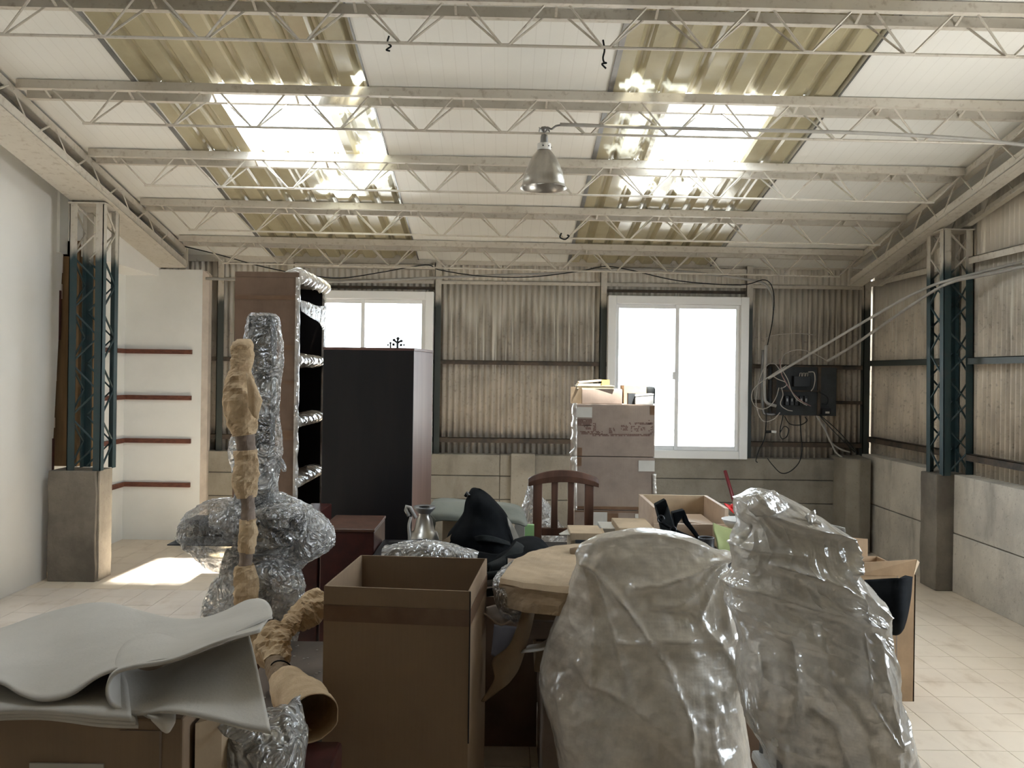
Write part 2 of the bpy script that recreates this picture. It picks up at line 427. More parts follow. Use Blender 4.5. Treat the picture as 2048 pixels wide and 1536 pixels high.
# --- floor
fl = root('floor', (0, 0, 0), kind='structure')
MB().box((-3.6, YB, -.12), (3.6, 8.1, -.006)).build('grout_bed', 'grout', fl)
T = .20
def tile_mesh(name, w, h):
    me = bpy.data.meshes.new(name); a, b = w / 2 - .0012, h / 2 - .0012
    vs = [(-a, -b, -.006), (a, -b, -.006), (a, b, -.006), (-a, b, -.006), (-a, -b, -.0004), (a, -b, -.0004), (a, b, -.0004), (-a, b, -.0004), (-a + .001, -b + .001, 0), (a - .001, -b + .001, 0), (a - .001, b - .001, 0), (-a + .001, b - .001, 0)]
    me.from_pydata(vs, [], [(0, 1, 5, 4), (1, 2, 6, 5), (2, 3, 7, 6), (3, 0, 4, 7), (4, 5, 9, 8), (5, 6, 10, 9), (6, 7, 11, 10), (7, 4, 8, 11), (8, 9, 10, 11)]); me.update()
    return me
tA = tile_mesh('tile', T, T); tA.materials.append(MT['tile'])
tB = tile_mesh('tile', T, T); tB.materials.append(MT['tile2'])
rest = MB(); cnt = 0
nx0, nx1 = -17, 17
for i in range(nx0, nx1 + 1):
    for j in range(-11, 40):
        x, y = i * T + .03, j * T + .05
        if x < -3.45 or x > 3.45: continue
        vis = (x > 1.85 and 2.8 < y < 6.5) or (x < -1.75 and 4.6 < y < 7.6)
        if vis and cnt < 299:
            o = bpy.data.objects.new('floor_tile', tB if (x < 0 and y < 6.05) else tA); COL.objects.link(o)
            o.location = (x, y, R.uniform(-.0006, .0006)); o.rotation_euler = (R.uniform(-.001, .001), R.uniform(-.001, .001), 0); o.parent = fl; cnt += 1
        else:
            a = T / 2 - .0015
            rest.box((x - a, y - a, -.006), (x + a, y + a, 0))
rest.build('floor_tiling', 'tile', fl, kind='stuff', flip=False)

# --- corrugated sheets
def corr_sheet(p0, ax, width, z0, z1, depth_dir, parent, mat, name='corrugated_sheet', pitch=.0555, amp=.014, n=8, lean=0):
    """vertical sheet: starts at p0 (x,y), runs along ax; z1 may be a function of the distance"""
    nw = max(1, round(width / pitch)); N = nw * n; lo, hi = [], []
    for k in range(N + 1):
        s = width * k / N; a = amp * math.cos(2 * PI * k / n)
        x = p0[0] + ax[0] * s + depth_dir[0] * a; y = p0[1] + ax[1] * s + depth_dir[1] * a
        zt = z1(x, y) if callable(z1) else z1
        lo.append((x, y, z0)); hi.append((x, y, zt))
    return MB().grid([lo, hi]).build(name, mat, parent, smooth=True, thick=.005, flip=False)

wb = root('wall_back', (0, D, 0), kind='structure')
ztop_b = roofz(D) - .02
W1 = (-1.94, -.645, .79, 2.285); W2 = (.955, 2.245, .79, 2.275)
xs = [-3.55 + .61 * i for i in range(12)]
xedges = [-3.5, -2.91, -2.32, W1[0], W1[1], -.14, .36, W2[0], W2[1], 2.83, 3.41]
xedges = [-3.5, -2.91, -2.32, -1.94, -1.30, -.645, -.03, .58, .955, 1.6, 2.245, 2.83, 3.41]
for i in range(len(xedges) - 1):
    a, b = xedges[i], xedges[i + 1]
    win = (a >= W1[0] - .01 and b <= W1[1] + .01) or (a >= W2[0] - .01 and b <= W2[1] + .01)
    yo = .004 * (i % 2)
    # lower sheet up to top rail, upper sheet above it
    if not win: corr_sheet((a, DC + yo), (1, 0), b - a + .02, .74, 2.40, (0, 1), wb, 'corr')
    else: corr_sheet((a, DC + yo), (1, 0), b - a + .02, 2.27, 2.40, (0, 1), wb, 'corr')
    corr_sheet((a, DC + .015 + yo), (1, 0), b - a + .02, 2.36, ztop_b + .06, (0, 1), wb, 'corr')
MB().box((-3.5, 7.902, 2.55), (3.41, 7.915, 2.70)).build('closing_strip', 'cream', wb)
# low concrete wall in long precast planks with recessed joints
for z0, z1 in ((0, .385), (.392, .60), (.607, .797)):
    for a, b in ((-3.5, -.02), (-.015, 3.5)):
        MB().box((a, D + R.uniform(0, .006), z0), (b, D + .16, z1)).build('concrete_plank', 'conc', wb, bevel=.004)
MB().box((-3.5, D + .02, 0), (3.5, D + .14, .79)).build('wall_core', 'conc_d', wb)
p = W(1022, 912, D); q = W(1070, 912, D)
MB().box((p.x, D - .05, 0), (q.x, D + .05, .815)).build('concrete_post', 'conc', wb, bevel=.006)
# rails
for z, h, m in ((2.385, .035, 'cream'), (1.645, .04, 'rust'), (.925, .045, 'rust')):
    for a, b in ((-2.7, W1[0]), (W1[1], W2[0]), (W2[1], 3.40)):
        if z > 2.3 and a == -2.7: b = W1[1]
        if z > 2.3 and a == W1[1]: b = W2[0]
        if z > 2.3 and a == W2[1]: a = W2[0]
        mb = MB(); mb.box((a, DC - .06, z - h / 2), (b, DC - .055, z + h / 2)).box((a, DC - .06, z + h / 2 - .004), (b, DC - .012, z + h / 2))
        mb.build('rail', m, wb)
for a, b in ((W1[0], W1[1]), (W2[0], W2[1])):
    MB().box((a, DC - .07, 2.50), (b, DC - .03, 2.54)).build('rail', 'cream', wb)
    MB().box((a, DC - .05, 2.315), (b, DC - .02, 2.34)).build('rail', 'rust', wb)
MB().box((W2[1], DC - .065, 1.305), (3.36, DC - .03, 1.335)).build('rail', 'rust', wb)
for x in (-2.62, W1[0] - .04, W1[1] + .035, W2[0] - .035, W2[1] + .025, 3.36):
    mb = MB(); mb.box((x - .03, DC - .075, .80), (x + .03, DC - .068, ztop_b - .02)).box((x - .03, DC - .075, .80), (x - .024, DC - .015, ztop_b - .02))
    mb.build('stud', 'greenrail', wb)

wr = root('wall_right', (XR, 0, 0), kind='structure')
y = 8.0; i = 0
while y > YB:
    w = .625
    y0 = y - w
    ztf = (lambda x, yy: roofz(yy) + .02)
    if not (2.4 < y0 + .1 and y < 4.7): corr_sheet((XRC + .004 * (i % 2), y), (0, -1), w - .004, .76, 2.45, (1, 0), wr, 'corr_r', pitch=.0568)
    corr_sheet((XRC + .014, y), (0, -1), w - .006, 2.38, ztf, (1, 0), wr, 'corr_r', pitch=.0568)
    y = y0; i += 1
for z0, z1 in ((0, .425), (.433, .855)):
    for a, b in ((YB, 2.4), (2.41, 6.2), (6.45, 7.79)):
        MB().box((XR + R.uniform(-.003, .003), a, z0), (XR + .18, b, z1)).build('concrete_plank', 'conc_r', wr, bevel=.004)
MB().box((XR + .02, YB, 0), (XR + .16, 7.79, .845)).build('wall_core', 'conc_d', wr)
for z, m in ((2.415, 'cream'), (1.685, 'greenrail'), (.985, 'rust')):
    for a, b in ((YB, 2.4), (4.6, 6.18), (6.47, 7.86)):
        mb = MB(); mb.box((XRC - .075, a, z - .025), (XRC - .07, b, z + .025)).box((XRC - .075, a, z + .02), (XRC - .014, b, z + .025))
        mb.build('rail', m, wr)
for yy in (.3, 2.36, 4.6):
    MB().box((XRC - .09, yy, .85), (XRC - .03, yy + .05, roofz(yy) - .05)).build('stud', 'greenrail', wr)
# corner pillar
cp = root('corner_pillar', (3.1, 7.6, 0), kind='structure')
a = W(1692, 1100, 7.5); b = W(1740, 1100, 7.5)
ch = .1
pb = [(a.x, 7.52, 0), (a.x + ch, 7.47, 0), (b.x, 7.50, 0), (3.32, 7.9, 0), (a.x, 7.9, 0)]
mb = MB(); n = len(pb); top = [(x, yv, .835) for x, yv, _ in pb]
mb.add(pb + top, [tuple(range(n)), tuple(range(n, 2 * n))] + [(k, (k + 1) % n, (k + 1) % n + n, k + n) for k in range(n)])
mb.build('pillar_block', 'conc', cp, bevel=.008)

# --- left wall (white), niche and board
wl = root('wall_left', (XL, 0, 0), kind='structure')
def wallprism(mb, y0, y1, z0, x, t, zt=None):
    za, zb = (roofz(y0) + .05, roofz(y1) + .05) if zt is None else (zt, zt)
    return mb.hexa([(x - t, y0, z0), (x, y0, z0), (x, y1, z0), (x - t, y1, z0)], [(x - t, y0, za), (x, y0, za), (x, y1, zb), (x - t, y1, zb)])
MB().hexa([(XL - .12, YB, 0), (XL, YB, 0), (XL, 6.215, 0), (XL - .12, 6.215, 0)], [(XL - .12, YB, roofz(YB) + .05), (XL, YB, roofz(YB) + .05), (XL, 6.43, roofz(6.43) + .05), (XL - .12, 6.43, roofz(6.43) + .05)]).build('white_wall', 'white_wall', wl)
wallprism(MB(), 6.42, 7.72, 2.385, -3.12, .32).build('upper_wall', 'white_wall', wl)
wallprism(MB(), 6.30, 8.0, 0, -3.42, .1, 2.44).build('niche_wall', 'gyp', wl)
wallprism(MB(), 6.30, 6.48, 2.40, -3.30, .2).build('niche_wall', 'gyp', wl)
MB().box((-3.9, 6.16, 0), (-3.53, 8.0, 3.0)).build('outer_block', 'white_wall', wl)
MB().box((-3.9, 5.4, 0), (-3.45, 6.16, 3.1)).build('outer_block', 'white_wall', wl)  # unseen block added to stop sky light leaking behind the white wall
# raw broken edge of the white wall with brick-red patches and a pine stud behind
mb = MB(); z = 0
while z < 2.75:
    h = R.uniform(.03, .12); ye = 6.215 + .073 * z; mb.box((XL - .1, ye, z), (XL + R.uniform(-.02, .0), ye + .015 + R.uniform(0, .012), z + h)); z += h
mb.build('broken_edge', 'gyp_edge', wl)
for za, zb in ((.78, 1.02), (1.75, 2.12)):
    MB().box((XL - .05, 6.215 + .073 * za, za), (XL + .008, 6.235 + .073 * za, zb)).build('brick_patch', 'maroon', wl)
MB().box((-3.42, 6.42, .8), (-3.24, 6.46, 2.50)).box((-3.24, 6.40, .8), (-3.20, 6.47, 2.50)).build('pine_stud', 'woodframe', wl)
MB().box((-3.14, 6.42, .8), (-3.10, 6.47, 2.4)).build('pine_stud', 'woodframe', wl)
pn = root('trim_1', (-3.05, 7.7, 0), kind='structure')
a = W(250, 1079, 7.68); b = W(398, 1080, 7.68)
MB().box((-3.42, 7.68, 0), (b.x, 7.74, 2.445)).build('white_panel', 'gyp', pn)
b2 = W(414, 1080, 7.80)
MB().hexa([(b.x, 7.68, 0), (b2.x, 7.76, 0), (b2.x, 7.84, 0), (b.x, 7.80, 0)], [(b.x, 7.68, 2.445), (b2.x, 7.76, 2.41), (b2.x, 7.84, 2.41), (b.x, 7.80, 2.445)]).build('panel_edge', 'gyp_edge', pn)
for z in (1.70, 1.285, .895, .50):
    c = W(383, 710, 7.66)
    MB().box((-3.41, 7.655, z - .02), (c.x, 7.685, z + .02)).build('batten', 'batten', pn)
    MB().box((-3.425, 6.50, z - .02), (-3.395, 7.665, z + .02)).build('batten', 'batten', pn)

# --- wall behind the camera: closed and unseen, kept dark to dim what faces the camera
wf = root('wall_front', (0, YB, 0), kind='structure')
MB().box((-3.5, YB - .12, 0), (3.6, YB, 4.75)).build('wall_section', 'conc_d', wf)

# --- ceiling
ce = root('ceiling', (0, 3, 3.5), kind='structure')
def slab(x0, x1, y0, y1, mat, name, dz=0, t=.04):
    tl, tr = -.008 * x0, -.008 * x1
    dz = .003 if x0 in (-.104, 2.632) else 0
    za, zb = roofz(y0) + dz, roofz(y1) + dz
    MB().hexa([(x0, y0, za + tl), (x1, y0, za + tr), (x1, y1, zb + tr), (x0, y1, zb + tl)], [(x0, y0, za + tl + t), (x1, y0, za + tr + t), (x1, y1, zb + tr + t), (x0, y1, zb + tl + t)]).build(name, mat, ce)
YE = 8.15
seams = [YB, 1.5] + ROWS[1:] + [YE]
for x0, x1 in ((-3.6, -2.13), (-.80, -.100), (-.104, .60), (1.91, 2.636), (2.632, 3.62), (3.62, 4.9)):  # last strip is an unseen overhang added to block the sun
    slab(x0, x1, YB, YE, 'roofwhite', 'insulated_panel')
def trap(u):
    """rib profile, u in 0..1 over one pitch"""
    if u < .60: return 0.0
    if u < .72: return (u - .60) / .12
    if u < .88: return 1.0
    return (1 - u) / .12
OPEN = {(0, 4): (-1.73, -1.09), (1, 4): (.965, 1.60)}
def clear_at(band, x, y):
    v = 0.0
    nz = fb((x * 2.2, y * 2.2, 1.7), 1.0, 3) * .35
    def blob(cx, cy, rx_, ry_, a=1.0):
        d = math.hypot((x - cx) / rx_, (y - cy) / ry_) + nz
        return a * max(0, min(1, (1.05 - d) * 7))
    if band == 0:
        v = max(v, blob(-.94, 5.42, .2, .44, .95), blob(-1.02, 6.12, .36, .26, .95), blob(-1.22, 6.4, .2, .12, .7), blob(-.83, 4.86, .06, .05, .7))
    else:
        v = max(v, blob(.80, 5.38, .2, .42, .10), blob(1.2, 6.1, .42, .22, .5), blob(.74, 4.84, .09, .05, .2), blob(.98, 4.87, .1, .03, .12), blob(1.45, 4.92, .04, .02, .1))
    return v
def rib_sheet(band, x0, x1, y0, y1):
    nr = max(6, int((y1 - y0) / .04)); P = .17; step = .0142
    nc = int((x1 - x0) / step); pts = []
    for i in range(nr + 1):
        row = []
        yy = y0 + (y1 - y0) * i / nr
        for j in range(nc + 1):
            xx = x0 + (x1 - x0) * j / nc
            u = ((xx - (-2.15 if band == 0 else .59)) / P) % 1.0
            row.append((xx, yy, roofz(yy) - .008 * xx + .006 + .034 * trap(u) + .004 * noise.noise(Vector((xx * 5, yy * 4, 3)))))
        pts.append(row)
    o = MB().grid(pts).build('translucent_sheet', 'roofyellow', ce, flip=False)
    at = o.data.attributes.new('clear', 'FLOAT', 'POINT')
    k = 0
    for row in pts:
        for (xx, yy, zz) in row:
            at.data[k].value = clear_at(band, xx, yy); k += 1
ys = [YB, -1, 0, .8] + ROWS + [YE]
for band, (bx0, bx1) in enumerate(((-2.15, -.79), (.59, 1.92))):
    for i in range(len(ys) - 1):
        y0, y1 = ys[i], ys[i + 1]
        ri = i - 4
        if (band, ri) in OPEN:
            o0, o1 = OPEN[(band, ri)]
            rib_sheet(band, bx0, o0, y0, y1); rib_sheet(band, o1, bx1, y0, y1)
        elif (band, ri) in ((0, 1),):
            rib_sheet(band, bx0, bx0 + .35, y0, y1); rib_sheet(band, bx1 - .35, bx1, y0, y1)
        else:
            rib_sheet(band, bx0, bx1, y0, y1)
# metal flashing at band edges
for x in (-2.15, -.80, .595, 1.915):
    za, zb = roofz(2.2), roofz(YE)
    MB().bar((x, 2.2, za - .002 - .008 * x), (x, YE, zb - .002 - .008 * x), .03 if x in (-2.15, .595) else .01, .006).build('flashing', 'steelgrey', ce)

# --- windows
def window(name, w):
    x0, x1, z0, z1 = w
    r = root(name, ((x0 + x1) / 2, D, z0), kind='structure')
    f = .075; ya, yb = D - .03, D + .155
    mb = MB(); mb.box((x0, ya, z0), (x0 + f, yb, z1)).box((x1 - f, ya, z0), (x1, yb, z1)).box((x0 + f, ya, z0), (x1 - f, yb, z0 + f)).box((x0 + f, ya, z1 - f), (x1 - f, yb, z1))
    mb.build('window_frame', 'white_frame', r, bevel=.006)
    xm = (x0 + x1) / 2; s = .035
    for k, (a, b, yo) in enumerate(((x0 + f, xm + .02, .045), (xm - .02, x1 - f, .01))):
        yy = D + yo; c, d2 = z0 + f, z1 - f
        mb = MB(); mb.box((a, yy, c), (a + s, yy + .03, d2)).box((b - s, yy, c), (b, yy + .03, d2)).box((a + s, yy, c), (b - s, yy + .03, c + s)).box((a + s, yy, d2 - s), (b - s, yy + .03, d2))
        so = mb.build('sash', 'white_frame', r, bevel=.003)
        MB().box((a + s, yy + .012, c + s), (b - s, yy + .016, d2 - s)).build('pane', 'glass', so)
    MB().box((xm - .045, D - .012, (z0 + z1) / 2 - .02), (xm - .02, D + .02, (z0 + z1) / 2 + .05)).build('handle', 'white_frame', r, bevel=.004)
    portal(((x0 + x1) / 2, D + .11, (z0 + z1) / 2), x1 - x0 - 2 * f, z1 - z0 - 2 * f, (0, -1, 0))
window('window_1', W1); window('window_2', W2)
for x0, x1, y0, y1 in ((-1.73, -1.09, ROWS[4], ROWS[5]), (.965, 1.60, ROWS[4], ROWS[5]), (-1.8, -1.14, ROWS[1], ROWS[2])):
    yc = (y0 + y1) / 2
    portal(((x0 + x1) / 2, yc, roofz(yc) + .06), x1 - x0, (y1 - y0) * 1.02, (0, -.196, -.98))
portal((XRC + .05, 3.5, 1.62), 2.0, 1.46, (-1, 0, 0))
g = MB().box((-40, -40, -.16), (40, 60, -.13)).build('outside_ground', 'ground'); g['kind'] = 'structure'

# ================================================================== ROOF STEEL
ORD = {3: 'nearest roof joist, crossing the very top of the picture', 4: 'second nearest roof joist, the one the metal lamp hangs from', 5: 'third roof joist from the camera, behind the hanging lamp', 6: 'fourth roof joist from the camera, one before the back wall', 7: 'farthest roof joist, running along the top of the back wall'}
XJ0, XJ1 = -2.83, 3.11
for ri in range(3, 8):
    yj = ROWS[ri]; zj = roofz(yj) - .004
    r = root('roof_joist', (0, yj, zj), ORD[ri] + ', cream lattice steel', 'joist', 'lattice roof joists')
    r.rotation_euler = (0, .008, 0)
    for s in (-1, 1):
        yy = yj + s * .058; zz = roofz(yy) - .004
        mb = MB(); mb.box((XJ0, yy - .018, zz - .045), (XJ1, yy - .013, zz)).box((XJ0, yy - .018, zz - .05), (XJ1, yy + .022, zz - .045))
        mb.build('top_chord', 'cream', r)
    zb_ = zj - .215
    nodes = [k * .487 - .01 for k in range(-6, 7)]
    nodes = [x for x in nodes if XJ0 + .15 < x < XJ1 - .1]
    MB().tube([(nodes[0] - .03, yj, zb_), (nodes[-1] + .03, yj, zb_)], .0075, 6).build('bottom_chord', 'cream', r)
    for x in nodes:
        mb = MB()
        for s in (-1, 1):
            yy = yj + s * .05; zt = roofz(yy) - .05
            mb.tube([(x - .185, yy, zt), (x - .02, yj + s * .006, zb_ + .004), (x + .02, yj + s * .006, zb_ + .004), (x + .185, yy, zt)], .006, 5)
        mb.build('web_rod', 'cream', r)
    for k in range(-6, 7):
        x = (k + .5) * .487 - .01
        if XJ0 < x < XJ1: MB().bar((x, yj - .055, roofz(yj - .055) - .03), (x, yj + .055, roofz(yj + .055) - .052), .012, .006).build('batten_plate', 'cream', r)

def girder(x0, x1, label, flip, dt_, db_):
    y0, y1 = 1.6, 7.66
    r = root('lattice_girder', ((x0 + x1) / 2, 4.6, 3.0), label, 'girder')
    zt = lambda y: roofz(y) - dt_
    zb_ = lambda y: roofz(y) - db_
    xin = x1 if flip else x0; xout = x0 if flip else x1
    sg = -1 if flip else 1
    for x, s in ((xin, 1), (xout, -1)):
        for zf, nm, hh in ((zt, 'top_chord', .05), (zb_, 'bottom_chord', .06)):
            mb = MB(); mb.bar((x, y0, zf(y0)), (x, y1, zf(y1)), .006, hh)
            mb.bar((x + sg * s * .022, y0, zf(y0) - hh / 2), (x + sg * s * .022, y1, zf(y1) - hh / 2), .05, .006)
            mb.build(nm, 'cream', r)
    mb = MB(); xa, xb = min(x0, x1), max(x0, x1)
    if not flip: xb = xa + .15
    mb.hexa([(xa + .04, y0, zb_(y0) - .034), (xb - .04, y0, zb_(y0) - .034), (xb - .04, y1, zb_(y1) - .034), (xa + .04, y1, zb_(y1) - .034)], [(xa + .04, y0, zb_(y0) - .030), (xb - .04, y0, zb_(y0) - .030), (xb - .04, y1, zb_(y1) - .030), (xa + .04, y1, zb_(y1) - .030)])
    mb.build('soffit_plate', 'cream', r)
    y = y0 + .05; k = 0
    while y + .42 < y1:
        for x in (xin, xout):
            MB().tube([(x, y, zt(y)), (x, y + .16, zb_(y + .16)), (x, y + .26, zb_(y + .26)), (x, y + .42, zt(y + .42))], .007, 5).build('web_rod', 'cream', r)
        y += .47
    MB().bar((xin, y1, zt(y1) + .02), (xin, y1, zb_(y1) - .02), .03, .02, (0, 1, 0)).build('end_plate', 'cream', r)
girder(-3.15, -2.87, 'left cream lattice girder sloping down along the white wall', True, .022, .145)
girder(3.12, 3.40, 'right cream lattice girder sloping down along the corrugated wall', False, .06, .225)

def column(name, xa, xb, y0, y1, z0, z1, label, lean=0.0):
    r = root(name, ((xa + xb) / 2, (y0 + y1) / 2, z0), label, 'column')
    L = lambda z: lean * (z1 - z)
    for x, sx in ((xa, 1), (xb, -1)):
        for y, sy in ((y0, 1), (y1, -1)):
            w = .055
            def sh(x_, z_): return x_ + L(z_)
            mb = MB()
            for (ax, ay, bx, by) in ((x, y, x + sx * w, y + sy * .006), (x, y, x + sx * .006, y + sy * w)):
                lo_x, hi_x = min(ax, bx), max(ax, bx); lo_y, hi_y = min(ay, by), max(ay, by)
                mb.hexa([(sh(lo_x, z0), lo_y, z0), (sh(hi_x, z0), lo_y, z0), (sh(hi_x, z0), hi_y, z0), (sh(lo_x, z0), hi_y, z0)],
                        [(sh(lo_x, z1), lo_y, z1), (sh(hi_x, z1), lo_y, z1), (sh(hi_x, z1), hi_y, z1), (sh(lo_x, z1), hi_y, z1)])
            mb.build('angle_post', 'green', r)
    n = 5; h = (z1 - z0) / n
    for face in range(4):
        mb = MB()
        for k in range(n):
            za, zb_, zc = z0 + k * h, z0 + (k + .5) * h, z0 + (k + 1) * h
            if face < 2:
                y = (y0 + .01, y1 - .01)[face]; path = [(xa + .03 + L(za), y, za + .01), (xb - .03 + L(zb_), y, zb_), (xa + .03 + L(zc), y, zc - .01)]
            else:
                x = (xa + .01, xb - .01)[face - 2]; path = [(x + L(za), y0 + .03, za + .01), (x + L(zb_), y1 - .03, zb_), (x + L(zc), y0 + .03, zc - .01)]
            mb.tube(path, .008, 5)
        mb.build('lacing', 'green', r)
    MB().box((xa - .01, y0 - .01, z1 - .01), (xb + .01, y1 + .01, z1)).build('cap_plate', 'cream', r)
column('lattice_column', -3.15, -2.905, 6.15, 6.40, .80, roofz(6.2) - .185, 'green and cream lattice column beside the white left wall')
column('lattice_column', 3.20, 3.42, 6.20, 6.45, .845, roofz(6.3) - .26, 'green and cream lattice column against the right corrugated wall', .012)
def pier(xa, xb, y0, y1, z1, m, label, m2=None):
    r = root('concrete_pier', ((xa + xb) / 2, (y0 + y1) / 2, 0), label, 'pier')
    nz, mb = 14, MB(); rings = []
    for k in range(nz + 1):
        z = z1 * k / nz; ring = []
        for (x, y) in [(xa, y0), ((xa + xb) / 2, y0), (xb, y0), (xb, (y0 + y1) / 2), (xb, y1), ((xa + xb) / 2, y1), (xa, y1), (xa, (y0 + y1) / 2)]:
            j = .010 * noise.noise(Vector((x * 9, y * 9, z * 7)))
            ring.append((x + j, y + j * .6, z))
        rings.append(ring)
    mb.loft(rings).build('pier_block', m, r, bevel=.006)
    if m2:
        mb = MB(); rings = []
        for k in range(nz + 1):
            z = z1 * k / nz; j = .006 * noise.noise(Vector((1, 2, z * 12)))
            rings.append([(xb, y0 + .03 + j, z), (xb + .012, y0 + .032 + j, z), (xb + .012, y1 - .02 + j, z), (xb, y1 - .02 + j, z)])
        mb.loft(rings).build('lit_side', m2, r)  # thin pale layer paints the light falling on the pier's right side
pier(-3.27, -2.925, 6.13, 6.38, .80, 'conc_d', 'dark rough concrete pier under the left lattice column', 'conc_lit')
pier(3.185, 3.44, 6.22, 6.46, .85, 'conc_d', 'concrete pier under the right lattice column')

# ================================================================== HUNG THINGS
def P(*pts, d=None):
    return [W(p[0], p[1], p[2] if len(p) > 2 else d) for p in pts]
# pendant lamp
c = W(1087, 375, 4.97); zt = W(1081, 300, 4.97).z
lp = root('pendant_lamp', (c.x, 4.97, zt), 'industrial aluminium bell lamp hanging from the second roof joist', 'lamp')
o = (c.x, 4.97, zt)
prof = [(.034, .0), (.040, -.004), (.055, -.022), (.075, -.052), (.094, -.09), (.108, -.125), (.116, -.15), (.1175, -.152), (.122, -.185), (.126, -.205), (.137, -.222), (.139, -.224)]
MB().lathe(prof + [(r - .003, z) for r, z in reversed(prof)], o, 48).build('lamp_shade', 'alu', lp, smooth=True)
MB().lathe([(.0, .036), (.040, .036), (.041, .030), (.041, -.002), (.0, -.002)], o, 32).build('collar', 'whiteplastic', lp, smooth=False)
MB().lathe([(.0, .088), (.018, .088), (.021, .075), (.022, .04), (.024, .035), (.0, .035)], o, 24).build('socket', 'steelgrey', lp)
for a in (-1.75, -.9, 0, 1.2):
    x, y = o[0] + .0405 * math.cos(a), o[1] + .0405 * math.sin(a)
    MB().lathe([(0, .004), (.004, .003), (.005, 0), (.004, -.003), (0, -.004)], (x, y, o[2] + .017), 8).build('vent_hole', 'blackplastic', lp)
mb = MB(); mb.tube([(o[0], o[1], o[2] + .088), (o[0], o[1], o[2] + .135)], .007, 6)
for a in (0, 1.6, 3.2, 4.7):
    mb.tube([(o[0] + .030 * math.cos(a), o[1] + .03 * math.sin(a), o[2] + .118 - .012 * math.cos(t)) if t in (0, PI) else (o[0] + .030 * math.cos(a + t * .3), o[1] + .03 * math.sin(a + t * .3), o[2] + .118) for t in (0, 1, 2, PI)], .0035, 5)
mb.lathe([(0, .012), (.02, .008), (.026, -.006), (.01, -.02), (0, -.02)], (o[0], o[1], o[2] + .125), 14)
mb.build('hanger', 'steelgrey', lp)
mb = MB(); hel = []
for k in range(60):
    t = k / 59; hel.append((o[0] + .035 * math.cos(t * 5 * PI), o[1] + .035 * math.sin(t * 5 * PI), o[2] - .08 - .11 * t))
mb.tube(hel, .009, 8); mb.build('spiral_bulb', 'whiteplastic', lp, smooth=True)

def pipe(name, pts, r, mat, label, cat, group=None, n=8, sm=6):
    mb = MB(); mb.tube(catmull(pts, sm) if sm else pts, r, n)
    return solo(mb, name, mat, label, cat, group, smooth=True)
yj = 4.93
pipe('conduit', P((1120, 249), (1300, 255), (1500, 260), (1700, 265), (1850, 272), (1960, 280), (2048, 290), (2110, 300), d=yj), .011, 'conduit', 'grey conduit running right from the hanging lamp along the roof joist', 'conduit')
pipe('lamp_cable', P((1087, 258), (1095, 255), (1103, 258), (1112, 252), (1124, 250), d=4.93), .006, 'steelgrey', 'short twisted cable joining the bell lamp to the roof conduit', 'cable')
for pts, lab in (([(778, 72), (775, 85), (782, 92), (776, 97), (773, 100), (780, 102)], 'dark wire knot dangling from the nearest roof joist, left one'),
                 ([(1206, 80), (1209, 100), (1206, 115), (1208, 124), (1213, 126), (1204, 128), (1212, 137)], 'dark wire knot dangling from the nearest roof joist, right one'),
                 ([(1123, 466), (1120, 474), (1126, 478), (1132, 478), (1138, 472), (1134, 470)], 'tiny wire twist hanging from the fourth roof joist')):
    dd = 4.10 if pts[0][1] < 100 else 6.6
    pipe('hanging_wire', P(*pts, d=dd), .0045 if dd < 5 else .006, 'clothdark', lab, 'wire')
dB = 7.66
pipe('long_conduit', P((412, 557), (560, 562), (700, 563), (860, 556), (980, 551), (1100, 547), (1215, 539), (1330, 540), (1440, 551), (1500, 560), (1530, 568), (1544, 590), (1548, 620), d=dB), .012, 'conduit', 'pale conduit crossing the back wall above both windows', 'conduit')
pipe('drop_conduit', P((1532, 690), (1530, 740), (1529, 790), (1534, 806), (1552, 812), d=7.74), .015, 'conduit', 'grey bent conduit entering the left side of the electric board', 'conduit')
pipe('drop_conduit', P((1526, 700), (1524, 760), (1526, 820), (1535, 828), (1550, 829), d=7.76), .014, 'steelgrey', 'darker bent conduit reaching the lower corner of the electric board', 'conduit')
pipe('black_cable', P((365, 492), (440, 510), (520, 532), (600, 548), (680, 556), (760, 545), (850, 530), (880, 540), (960, 552), (1060, 554), (1160, 542), (1210, 533), (1260, 540), (1360, 562), (1480, 570), (1530, 560), (1547, 585), (1545, 640), (1535, 690), d=7.62), .0045, 'clothdark', 'thin black cable sagging across the top of the back wall', 'cable')
pipe('diagonal_conduit', [W(1537, 757, 7.55), W(1600, 720, 7.3), W(1700, 660, 6.9), W(1800, 602, 6.55), W(1862, 572, 6.35), W(1900, 560, 6.12), W(1960, 545, 5.95), W(2060, 520, 5.6)], .011, 'conduit', 'upper grey conduit slanting from the electric board to the right column', 'conduit')
pipe('diagonal_conduit', [W(1655, 722, 7.3), W(1700, 695, 7.1), W(1780, 640, 6.75), W(1862, 585, 6.35), W(1910, 562, 6.08), W(1970, 550, 5.9), W(2060, 530, 5.55)], .012, 'conduit', 'lower grey conduit slanting down from the right column, its end hanging free', 'conduit')
